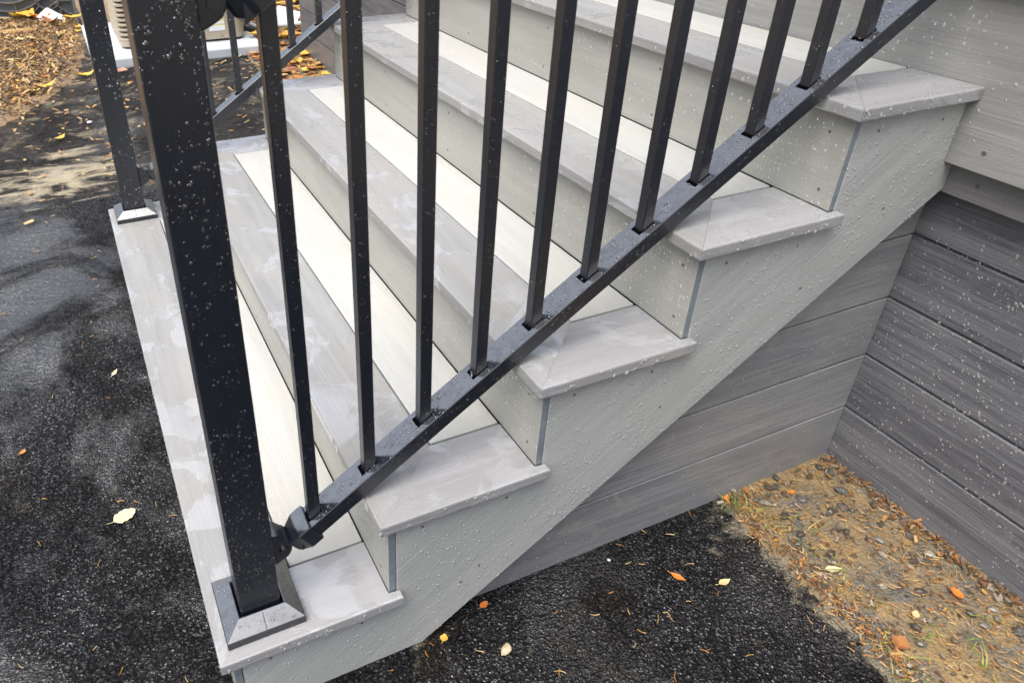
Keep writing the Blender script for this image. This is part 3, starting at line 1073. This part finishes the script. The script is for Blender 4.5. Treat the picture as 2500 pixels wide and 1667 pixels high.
vs, fs = tube_geo(bez([(1.096, 4.75, 0.42), (1.105, 4.75, 0.33), (1.111, 4.75, 0.267), (1.118, 4.75, 0.213), (1.140, 4.75, 0.157), (1.178, 4.75, 0.112), (1.22, 4.75, 0.084), (1.30, 4.76, 0.072), (1.40, 4.76, 0.070), (1.58, 4.77, 0.068), (1.85, 4.78, 0.066)], 60), 0.0155, 12)
o = raw('conduit', vs, fs, M['pipe'], smooth=True)
tag(o, 'white plastic conduit curving from the condenser unit towards the deck', 'pipe')
vs, fs = tube_geo(bez([(1.092, 4.70, 0.115), (1.13, 4.70, 0.084), (1.18, 4.70, 0.066), (1.25, 4.70, 0.058), (1.33, 4.70, 0.050)], 30), 0.026, 12)
o = raw('insulated_pipe', vs, fs, M['dark'], smooth=True)
tag(o, 'black insulated pipe stub lying under the white conduit', 'pipe')
vs, fs = tube_geo(bez([(1.16, 4.62, 0.046), (1.3, 4.66, 0.045), (1.6, 4.70, 0.042), (1.85, 4.74, 0.04)], 20), 0.009, 8)
o = raw('copper_line', vs, fs, plain('copper', (0.42, 0.20, 0.11), 0.4, metallic=0.5), smooth=True)
tag(o, 'thin copper coloured line on the ground below the white conduit', 'pipe')

# ------------------------------------------------------------------ ribbed plastic panel standing behind the mulch
pl = empty('plastic_panel', (-0.40, 5.97, 0.0))
tag(pl, 'dark grey ribbed plastic panel with round ribs standing in the mulch', 'panel')
PY = 5.955
from_bm('backing', box_bm(-0.95, 0.098, PY + 0.022, PY + 0.034, -0.02, 0.62, 0.002, 1), M['panel_grey'], pl)
for xa, xb in ((0.088, 0.106), (-0.958, -0.94)):
    from_bm('edge_rim', box_bm(xa, xb, PY - 0.012, PY + 0.0215, -0.02, 0.62, 0.002, 1), M['rib_grey'], pl)


def ring_rib(cx, cz, rad, half=0.0045):
    n = 48
    pts = []
    vs, fs = [], []
    for k in range(n + 1):
        an = 2 * math.pi * k / n
        c, s = math.cos(an), math.sin(an)
        for rr, yy in ((rad - half, PY), (rad + half, PY), (rad + half, PY + 0.0215), (rad - half, PY + 0.0215)):
            vs.append((cx + rr * c, yy, cz + rr * s))
    for k in range(n):
        for q in range(4):
            q2 = (q + 1) % 4
            fs.append((k * 4 + q, k * 4 + q2, (k + 1) * 4 + q2, (k + 1) * 4 + q))
    keep = [f for f in fs if all(-0.93 < vs[i][0] < 0.087 and vs[i][2] > -0.02 for i in f)]
    return raw('ring_rib', vs, keep, M['rib_grey'], pl)


ring_rib(-0.345, 0.42, 0.275)
ring_rib(-0.345, 0.42, 0.335)
ring_rib(-0.345, 0.42, 0.12)
ring_rib(-0.084, 0.168, 0.085)
ring_rib(0.03, -0.02, 0.16)
for (xa, za, xb, zb) in ((-0.32, 0.145, -0.31, 0.055), (-0.084, 0.168, -0.145, 0.228), (-0.084, 0.168, -0.02, 0.10), (-0.02, 0.10, 0.055, 0.035), (-0.15, 0.11, -0.21, 0.06), (-0.084, 0.168, -0.025, 0.225), (-0.6, 0.2, -0.72, 0.05), (-0.09, 0.083, -0.10, 0.03), (0.0, 0.083, -0.02, 0.02)):
    dv = Vector((xb - xa, 0, zb - za))
    nn = Vector((-dv.z, 0, dv.x)).normalized() * 0.0035
    poly = [(xa + nn.x, za + nn.z), (xb + nn.x, zb + nn.z), (xb - nn.x, zb - nn.z), (xa - nn.x, za - nn.z)]
    from_bm('radial_rib', prism_bm(poly, PY + 0.003, PY + 0.0215, 'y'), M['rib_grey'], pl)
for bx_, bz_ in ((-0.308, 0.042), (0.063, 0.028)):
    vs, fs = tube_geo([(bx_, PY - 0.002, bz_), (bx_, PY + 0.0215, bz_)], 0.016, 14)
    bo = raw('screw_boss', vs, fs, M['rib_grey'], pl)
    vs, fs = tube_geo([(bx_, PY - 0.003, bz_), (bx_, PY + 0.005, bz_)], 0.009, 12)
    raw('hole', vs, fs, M['dark'], bo)


# ------------------------------------------------------------------ leaves, stones, scraps
def leaf_geo(L, Wd, lobes=0, curl=0.15, fold=0.2, seed=0):
    rr = random.Random(seed)
    n = 9
    vs, fs = [], []
    rows = []
    for i in range(n + 1):
        t = i / n
        w = Wd * (max(0.0, math.sin(math.pi * t ** 0.85)) ** (0.55 if Wd > 0.55 * L and not lobes else 1.0)) * 0.5
        if lobes:
            w *= 0.72 + 0.55 * abs(math.sin(t * math.pi * lobes + 0.4))
        w = max(w, 0.0006) * rr.uniform(0.85, 1.15)
        x = (t - 0.5) * L
        zc = curl * L * ((t - 0.5) ** 2) * 2.2 + 0.0012 + rr.uniform(0, 0.03) * L * (0.4 if lobes else 0.15)
        row = []
        for s in (-1, -0.5, 0, 0.5, 1):
            z = zc + abs(s) * fold * w + rr.uniform(-0.04, 0.06) * w
            row.append(len(vs))
            vs.append((x + (0.12 * L * abs(s) if lobes else 0), s * w, z))
        rows.append(row)
    for a, b in zip(rows, rows[1:]):
        for k in range(4):
            fs.append((a[k], a[k + 1], b[k + 1], b[k]))
    m = len(vs)
    mid = [tuple(vs[r[2]]) for r in rows[:2]]
    for k in range(3):                                  # stalk
        vs.append((-0.5 * L - 0.13 * L * k, 0.02 * L * k * k, 0.002 + 0.01 * L * k))
        vs.append((-0.5 * L - 0.13 * L * k, 0.02 * L * k * k + 0.0012, 0.002 + 0.01 * L * k))
    fs += [(m, m + 1, m + 3, m + 2), (m + 2, m + 3, m + 5, m + 4)]
    zm = min(v[2] for v in vs)
    return [(x, y, z - zm) for x, y, z in vs], fs


def leaf(x, y, z, L, Wd, rot, mat, label, lobes=0, curl=0.15, fold=0.25, name='leaf', seed=None):
    vs, fs = leaf_geo(L, Wd, lobes, curl, fold, seed or int(abs(x * 1000) + abs(y * 700)))
    o = raw(name, vs, fs, mat, smooth=True)
    o.location = (x, y, z)
    o.rotation_euler[2] = math.radians(rot)
    tag(o, label, 'leaf', 'loose autumn leaves on the ground')
    return o


leaf(0.035, 4.145, 0.014, 0.115, 0.06, 30, M['lf_yellow'], 'yellow curled leaf on the asphalt left of the far post', 1, 0.35)
leaf(-0.148, 3.056, 0.012, 0.075, 0.035, 50, M['lf_yellow'], 'small orange-yellow leaf alone on the asphalt behind the sand streak', 0, 0.3)
leaf(-0.31, 3.512, 0.014, 0.04, 0.02, 10, M['lf_pale'], 'tiny yellow leaf on asphalt close to the mulch edge', 0, 0.2)
leaf(0.242, 4.143, 0.014, 0.10, 0.075, 70, M['lf_pink'], 'pinkish brown leaf lying against the pale pad', 2, 0.25)
leaf(0.266, 3.894, 0.012, 0.04, 0.02, 0, M['lf_orange'], 'little orange leaf on asphalt in front of the pale pad')
leaf(-0.129, 0.521, 0.0115, 0.050, 0.034, 22, M['lf_tan'], 'flat pale tan leaf on the wet asphalt left of the lowest tread', 0, 0.05, 0.05)
leaf(-0.098, 1.05, 0.0115, 0.03, 0.011, 60, M['lf_tan'], 'slim tan leaf fragment near the middle of the lowest tread edge', 0, 0.1, 0.1)
leaf(-0.325, 0.819, 0.0115, 0.017, 0.011, 40, M['lf_orange'], 'tiny orange leaf at the left edge on wet asphalt')
leaf(0.841, -0.084, 0.0115, 0.030, 0.014, -60, M['lf_orange'], 'orange oval leaf on black asphalt below the skirting')
leaf(0.916, -0.130, 0.0115, 0.028, 0.014, 0, M['lf_pale'], 'pale yellow oval leaf on asphalt beside the orange one')
leaf(0.464, 0.018, 0.0115, 0.020, 0.012, 20, M['lf_orange'], 'rusty leaf where the stringer foot meets the asphalt')
leaf(0.365, -0.012, 0.0115, 0.016, 0.013, 50, M['lf_yellow'], 'small crumpled amber leaf below the lowest step side')
leaf(1.294, -0.336, 0.022, 0.026, 0.018, 80, M['lf_orange'], 'bright orange leaf on soil below the deck boards')
leaf(1.213, -0.018, 0.021, 0.022, 0.012, -10, M['lf_orange'], 'orange leaf among grey stones in the corner soil')
leaf(1.181, -0.334, 0.021, 0.018, 0.014, 30, M['lf_pale'], 'round pale yellow leaf on the grey gravelly soil')
leaf(1.127, 0.026, 0.021, 0.024, 0.012, 70, M['lf_brown'], 'brown leaf tucked under the stair skirting board')
leaf(1.099, -0.362, 0.020, 0.040, 0.025, 15, M['lf_brown'], 'dark red-brown leaf at the edge of asphalt and soil', 1)
leaf(1.125, -0.20, 0.021, 0.034, 0.016, -20, M['lf_tan'], 'dull tan leaf at the soil edge with needles over it')
leaf(1.072, 0.028, 0.019, 0.020, 0.012, 40, M['lf_orange'], 'small orange leaf where asphalt, soil and skirting meet')
leaf(-0.182, 3.92, 0.03, 0.14, 0.055, 25, M['lf_yellow'], 'long curled yellow leaf on the mulch edge', 0, 0.5)
leaf(-0.25, 3.86, 0.03, 0.085, 0.055, 15, M['lf_pale'], 'pale yellow leaf just beside the long curled one', 0, 0.2)
leaf(-0.293, 5.86, 0.05, 0.21, 0.17, 40, M['lf_yellow'], 'big yellow leaf propped against the ribbed panel', 2, 0.45)
leaf(0.05, 5.75, 0.045, 0.15, 0.09, 10, M['lf_yellow'], 'orange-yellow lobed leaf near the right end of the ribbed panel', 2, 0.3)
leaf(0.085, 5.40, 0.04, 0.09, 0.06, 80, M['lf_yellow'], 'small golden leaf at the mulch edge behind the far post', 1, 0.3)
leaf(-0.285, 5.111, 0.045, 0.14, 0.08, 5, M['lf_pale'], 'greenish yellow leaf lying flat on the mulch', 2, 0.15)
leaf(-0.17, 5.82, 0.05, 0.16, 0.07, -25, M['lf_orange'], 'rust coloured leaf between yellow leaf and paper scrap', 1, 0.4)
leaf(-0.092, 5.634, 0.05, 0.15, 0.07, -40, M['lf_brown'], 'curled brown leaf in front of the paper scrap', 0, 0.6)
leaf(-0.43, 5.86, 0.05, 0.12, 0.10, 0, M['lf_tan'], 'pale rounded leaf at the left end of the ribbed panel', 0, 0.1)
leaf(1.355, 4.03, 0.028, 0.12, 0.09, 60, M['lf_yellow'], 'bright yellow leaf at the far corner of the deck skirting', 2, 0.3)
leaf(1.13, 4.46, 0.09, 0.09, 0.06, 40, M['lf_yellow'], 'yellow leaf caught at the condenser corner', 1, 0.4)
leaf(1.41, 5.35, 0.05, 0.20, 0.15, 120, M['lf_yellow'], 'large yellow leaf behind the white conduit', 2, 0.3)


def rock(x, y, z, sx, sy, sz, rot, mat, name='stone', label=None, group=None, cat='stone'):
    bm = bmesh.new()
    bmesh.ops.create_icosphere(bm, subdivisions=1, radius=1.0)
    off = rng.uniform(0, 100)
    for v in bm.verts:
        d = 1 + 0.55 * mnoise.noise(v.co * 1.3 + Vector((off, 0, 0))) + rng.uniform(-0.12, 0.12)
        v.co = Vector((v.co.x * sx * d, v.co.y * sy * d, v.co.z * sz * d))
    bmesh.ops.bevel(bm, geom=list(bm.edges), offset=sx * 0.07, segments=1, affect='EDGES')
    o = from_bm(name, bm, mat)
    o.location = (x, y, z)
    o.rotation_euler = (rng.uniform(-0.3, 0.3), rng.uniform(-0.3, 0.3), rot)
    tag(o, label, cat, group)
    return o


for x, y, s_, lb in ((1.346, -0.006, 0.014, 'dark angular stone lying deepest in the corner between the two skirtings'),
                     (1.322, -0.060, 0.0155, 'largest dark split stone close to the foot of the deck boards'),
                     (1.288, -0.093, 0.0150, 'wide flat grey-brown stone in the middle of the soil patch'),
                     (1.224, -0.036, 0.0125, 'dark stone just right of the small orange leaf in the soil'),
                     (1.200, 0.012, 0.0115, 'grey stone beside the stair skirting near the brown leaf'),
                     (1.324, -0.432, 0.0130, 'dark stone by the deck foot near the right picture edge')):
    rock(x, y, 0.0165, s_ * 1.25, s_ * 0.85, s_ * 0.55, rng.uniform(0, 3), M['stone'], label=lb, group='dark stones in the soil by the deck')
rock(0.456, -0.077, 0.0125, 0.0135, 0.011, 0.006, 0.4, M['tan_stone'], 'pebble', 'tan pebble on the black asphalt below the stringer', None, 'pebble')
rock(-0.003, 3.238, 0.0145, 0.014, 0.010, 0.007, 0.2, M['paper'], 'pebble', 'white pebble on the asphalt behind the sand streak', None, 'pebble')
rock(0.742, 0.005, 0.0115, 0.0042, 0.0036, 0.003, 0.2, M['paper'], 'pebble', 'tiny white stone chip on asphalt near the skirting', None, 'pebble')

# white paper scrap: crumpled sheet
vs, fs = [], []
for j in range(7):
    for i in range(10):
        u_, v_ = i / 9 - 0.5, j / 6 - 0.5
        ridge = max(0, 0.065 - abs(u_ + 0.05) * 0.13)
        vs.append((u_ * 0.18, v_ * 0.10 * (1 - abs(u_) * 0.8), 0.004 + ridge * (0.5 + v_) + 0.008 * mnoise.noise(Vector((u_ * 7, v_ * 7, 3)))))
for j in range(6):
    for i in range(9):
        a = j * 10 + i
        fs.append((a, a + 1, a + 11, a + 10))
o = raw('paper_scrap', vs, fs, M['paper'], smooth=False)
o.location = (-0.085, 5.80, 0.045)
o.rotation_euler = (0.25, 0, 0.15)
tag(o, 'crumpled white paper scrap lying in front of the ribbed panel', 'paper')
vs2 = [(x * 1.6, y * 2.2, z * 1.3) for x, y, z in vs]
o = raw('torn_sheet', vs2, fs, M['paper'], smooth=False)
o.location = (1.50, 5.02, 0.03)
o.rotation_euler = (0.5, -0.3, -0.7)
tag(o, 'torn white sheet among the leaves behind the conduit', 'paper')
# splintered board piece on the mulch
vs, fs = [], []
pcs = [(-0.62, 5.40, -0.20, 5.36, 0.022), (-0.60, 5.44, -0.22, 5.41, 0.014), (-0.66, 5.35, -0.25, 5.32, 0.012)]
bm = bmesh.new()
for xa, ya, xb, yb, hw in pcs:
    b0 = [bm.verts.new(p) for p in ((xa, ya - hw, 0.045), (xb, yb - hw * .4, 0.05), (xb, yb + hw * .4, 0.05), (xa, ya + hw, 0.045))]
    b1 = [bm.verts.new((v.co.x, v.co.y, v.co.z + 0.014)) for v in b0]
    bm.faces.new(b0[::-1]); bm.faces.new(b1)
    for i in range(4):
        bm.faces.new((b0[i], b0[(i + 1) % 4], b1[(i + 1) % 4], b1[i]))
o = from_bm('wood_splinter', bm, plain('split_wood', (0.50, 0.32, 0.14), 0.6, var=0.4, scale=40))
tag(o, 'long split piece of pale wood lying across the mulch', 'wood')


# ------------------------------------------------------------------ uncountable litter
def scatter(name, mat, n, where, maker):
    vs, fs = [], []
    for _ in range(n):
        p = where()
        if p is None:
            continue
        v, f = maker()
        an = rng.uniform(0, 2 * math.pi)
        ca, sa = math.cos(an), math.sin(an)
        base = len(vs)
        vs += [(p[0] + x * ca - y * sa, p[1] + x * sa + y * ca, p[2] + z) for x, y, z in v]
        fs += [tuple(base + i for i in q) for q in f]
    o = raw(name, vs, fs, mat)
    return o


def needle():
    L = rng.uniform(0.008, 0.021)
    w = rng.uniform(0.0007, 0.0012)
    b = rng.uniform(-0.14, 0.14) * L
    vs = []
    for t in (0, 0.33, 0.67, 1):
        y = b * 4 * t * (1 - t)
        ww = w * (1 - 0.5 * t)
        z = 0.0008 + 0.002 * t * rng.random()
        vs += [((t - 0.5) * L, y - ww, z), ((t - 0.5) * L, y + ww, z), ((t - 0.5) * L, y, z + ww * 1.6)]
    fs = []
    for i in range(3):
        for k in range(3):
            k2 = (k + 1) % 3
            fs.append((i * 3 + k, i * 3 + k2, i * 3 + 3 + k2, i * 3 + 3 + k))
    return vs, fs


def chip(a, b, tilt=0.5):
    def mk():
        L, w, h = rng.uniform(*a), rng.uniform(*b), rng.uniform(0.001, 0.004)
        tz = rng.uniform(-tilt, tilt) * L
        ty = rng.uniform(-tilt, tilt) * w
        z0 = abs(tz) * 0.5 + abs(ty) * .5
        c = [(-L / 2, -w / 2), (L / 2, -w / 2 * rng.uniform(0.3, 1)), (L / 2 * rng.uniform(0.7, 1.1), w / 2), (-L / 2, w / 2 * rng.uniform(0.4, 1))]
        vs = [(x, y, z0 + x / L * tz + y / w * ty) for x, y in c]
        vs += [(x, y, z + h) for x, y, z in vs]
        fs = [(3, 2, 1, 0), (4, 5, 6, 7)] + [(i, (i + 1) % 4, 4 + (i + 1) % 4, 4 + i) for i in range(4)]
        return vs, fs
    return mk


def flat_leaf(a, b):
    def mk():
        L = rng.uniform(a, b)
        return leaf_geo(L, L * rng.uniform(0.4, 0.75), rng.choice((0, 0, 1, 2)), rng.uniform(0, 0.5), rng.uniform(0, 0.5), rng.randint(0, 9999))
    return mk


def on_soil():
    y = -0.62 + 0.70 * rng.random()
    x = rng.uniform(1.045, 1.388)
    if x < asphalt_edge_x(y) or y > SK - 0.01:
        return None
    return x, y, 0.0175


def soil_edge():
    y = rng.uniform(-0.62, 0.04)
    x = asphalt_edge_x(y) + rng.gauss(0.018, 0.018)
    return (x, y, 0.016) if x > 1.0 else None


def deck_edge():
    y = rng.uniform(-0.62, 0.03)
    x = XD - abs(rng.gauss(0.0, 0.022)) - 0.006
    return x, y, 0.019


def asph_right():
    x, y = rng.uniform(0.25, 1.06), rng.uniform(-0.62, 0.035)
    if rng.random() > 0.25 + 0.75 * (x - 0.25) / 0.8:
        return None
    if y > -0.002 and x < 0.33:
        return None
    return x, y, ZG + 0.003


def asph_left():
    x, y = rng.uniform(-0.5, -0.03), rng.uniform(0.1, 3.2)
    return x, y, ZG + 0.003


nd = scatter('pine_needles', M['needles'], 120, asph_right, needle)
n2 = scatter('pine_needles', M['needles'], 650, on_soil, needle)
n3 = scatter('pine_needles', M['needles'], 330, soil_edge, needle)
n4 = scatter('pine_needles', M['needles'], 60, asph_left, needle)
for o, lb in ((nd, 'tan pine needles strewn over the black asphalt'), (n2, 'tan pine needles strewn over the corner soil'), (n3, 'pine needles gathered along the asphalt edge'), (n4, 'few pine needles on the wet drive left of the steps')):
    tag(o, lb, 'pine needles', kind='stuff')
def grit():
    r = 0.0018 + 0.0085 * rng.random() ** 2.6
    vs, fs = [], []
    K = rng.randint(5, 7)
    ph = rng.random()
    for lev, (rr, zz) in enumerate(((1.0, -0.3), (0.95, 0.12), (0.5, 0.5))):
        for k in range(K):
            an = 2 * math.pi * (k + ph) / K
            q = r * rr * rng.uniform(0.75, 1.2)
            vs.append((q * 1.3 * math.cos(an), q * 0.85 * math.sin(an), r * (zz + rng.uniform(-0.1, 0.1))))
    for l_ in range(2):
        for k in range(K):
            k2 = (k + 1) % K
            fs.append((l_ * K + k, l_ * K + k2, (l_ + 1) * K + k2, (l_ + 1) * K + k))
    fs.append(tuple(2 * K + k for k in range(K)))
    return vs, fs


M['grit'] = litter_material('stone_grit', [(0.10, 0.098, 0.09), (0.06, 0.058, 0.05), (0.16, 0.15, 0.13), (0.085, 0.075, 0.06), (0.20, 0.18, 0.15), (0.05, 0.05, 0.05), (0.28, 0.25, 0.20)], 0.3)
o = scatter('gravel', M['grit'], 380, lambda: (lambda q: q and (q if (q[1] > -0.2 or rng.random() < 0.5) else None))(on_soil()), grit)
tag(o, 'small grey gravel stones pressed into the corner soil', 'gravel', kind='stuff')
o = scatter('soil_debris', M['debris'], 520, on_soil, chip((0.002, 0.010), (0.001, 0.005)))
tag(o, 'crumbs of bark, grit and twig on the corner soil', 'debris', kind='stuff')
o = scatter('soil_debris', M['debris'], 420, soil_edge, chip((0.003, 0.014), (0.001, 0.005)))
tag(o, 'wet brown debris line along the asphalt edge', 'debris', kind='stuff')
o = scatter('soil_debris', M['debris'], 330, deck_edge, chip((0.004, 0.018), (0.002, 0.006)))
tag(o, 'wet brown debris along the foot of the deck boards', 'debris', kind='stuff')


def mulch_pt():
    y = 3.2 + 2.7 * rng.random() ** 0.9
    ed = mulch_edge_x(y)
    x = ed - abs(rng.gauss(0, 0.45)) - 0.005
    if x < -1.3:
        return None
    d = ed - x
    if d < 0.09 and rng.random() < 0.65:
        return None
    return x, y, 0.016 + min(0.03, 0.06 * d) + rng.uniform(0, 0.008)


o = scatter('wood_chips', M['chips'], 7000, mulch_pt, chip((0.008, 0.045), (0.004, 0.014), 0.6))
tag(o, 'brown and tan wood chips covering the mulch bed', 'wood chips', kind='stuff')
o = scatter('leaf_litter', M['leaflit'], 130, lambda: (lambda q: q and (q[0], q[1], q[2] + 0.004))(mulch_pt()), flat_leaf(0.025, 0.07))
tag(o, 'small autumn leaves mixed into the mulch bed', 'leaf litter', kind='stuff')


def far_asph():
    x, y = rng.uniform(-0.35, 1.05), rng.uniform(2.1, 4.25)
    if x < mulch_edge_x(y) + 0.01 or rng.random() > 0.15 + 0.85 * max(0, min(1, (y - 2.1) / 1.4)):
        return None
    return x, y, ZG + 0.003


o = scatter('leaf_litter', M['chips'], 520, far_asph, chip((0.012, 0.035), (0.006, 0.016), 0.3))
tag(o, 'small tan leaf bits scattered on the far asphalt', 'leaf litter', kind='stuff')
o = scatter('leaf_litter', M['leaflit'], 520, lambda: (rng.uniform(1.06, 1.385), 1.9 + 2.5 * rng.random(), 0.016 + rng.uniform(0, 0.01)), flat_leaf(0.03, 0.085))
tag(o, 'orange leaf litter along the far foot of the deck', 'leaf litter', kind='stuff')
o = scatter('leaf_litter', M['leaflit'], 900, lambda: (rng.uniform(1.0, 2.6), rng.uniform(4.45, 7.2), 0.02 + rng.uniform(0, 0.02)), flat_leaf(0.06, 0.17))
tag(o, 'thick yellow and orange leaf litter behind the condenser pad', 'leaf litter', kind='stuff')


# grass tufts
def blade(x, y, L, lean, az):
    vs, fs = [], []
    w = 0.0014
    px_, py_ = -math.sin(az) * w, math.cos(az) * w
    for i in range(5):
        t = i / 4
        r = lean * L * t * t
        q = (x + math.cos(az) * r, y + math.sin(az) * r, 0.012 + L * t * (1 - 0.45 * lean * t))
        k = 1 - 0.85 * t
        vs += [(q[0] - px_ * k, q[1] - py_ * k, q[2]), (q[0] + px_ * k, q[1] + py_ * k, q[2])]
    for i in range(4):
        fs.append((2 * i, 2 * i + 1, 2 * i + 3, 2 * i + 2))
    return vs, fs


vs, fs = [], []
for cx_, cy_, n in ((1.085, 0.012, 14), (1.105, -0.03, 8), (1.10, -0.07, 5), (1.12, -0.15, 4), (1.165, -0.10, 3), (1.15, -0.21, 4), (1.09, -0.36, 5), (1.17, -0.36, 6), (1.06, -0.42, 5), (1.25, -0.40, 4), (1.20, -0.45, 4), (1.13, -0.28, 3)):
    for _ in range(int(n * 1.6)):
        v, f = blade(cx_ + rng.gauss(0, 0.013), cy_ + rng.gauss(0, 0.013), rng.uniform(0.015, 0.045), rng.uniform(0.5, 1.6), rng.uniform(0, 6.28))
        b_ = len(vs)
        vs += v
        fs += [tuple(b_ + i for i in q) for q in f]
o = raw('grass', vs, fs, M['grass'])
tag(o, 'sparse green grass blades sprouting from the corner soil', 'grass', kind='stuff')
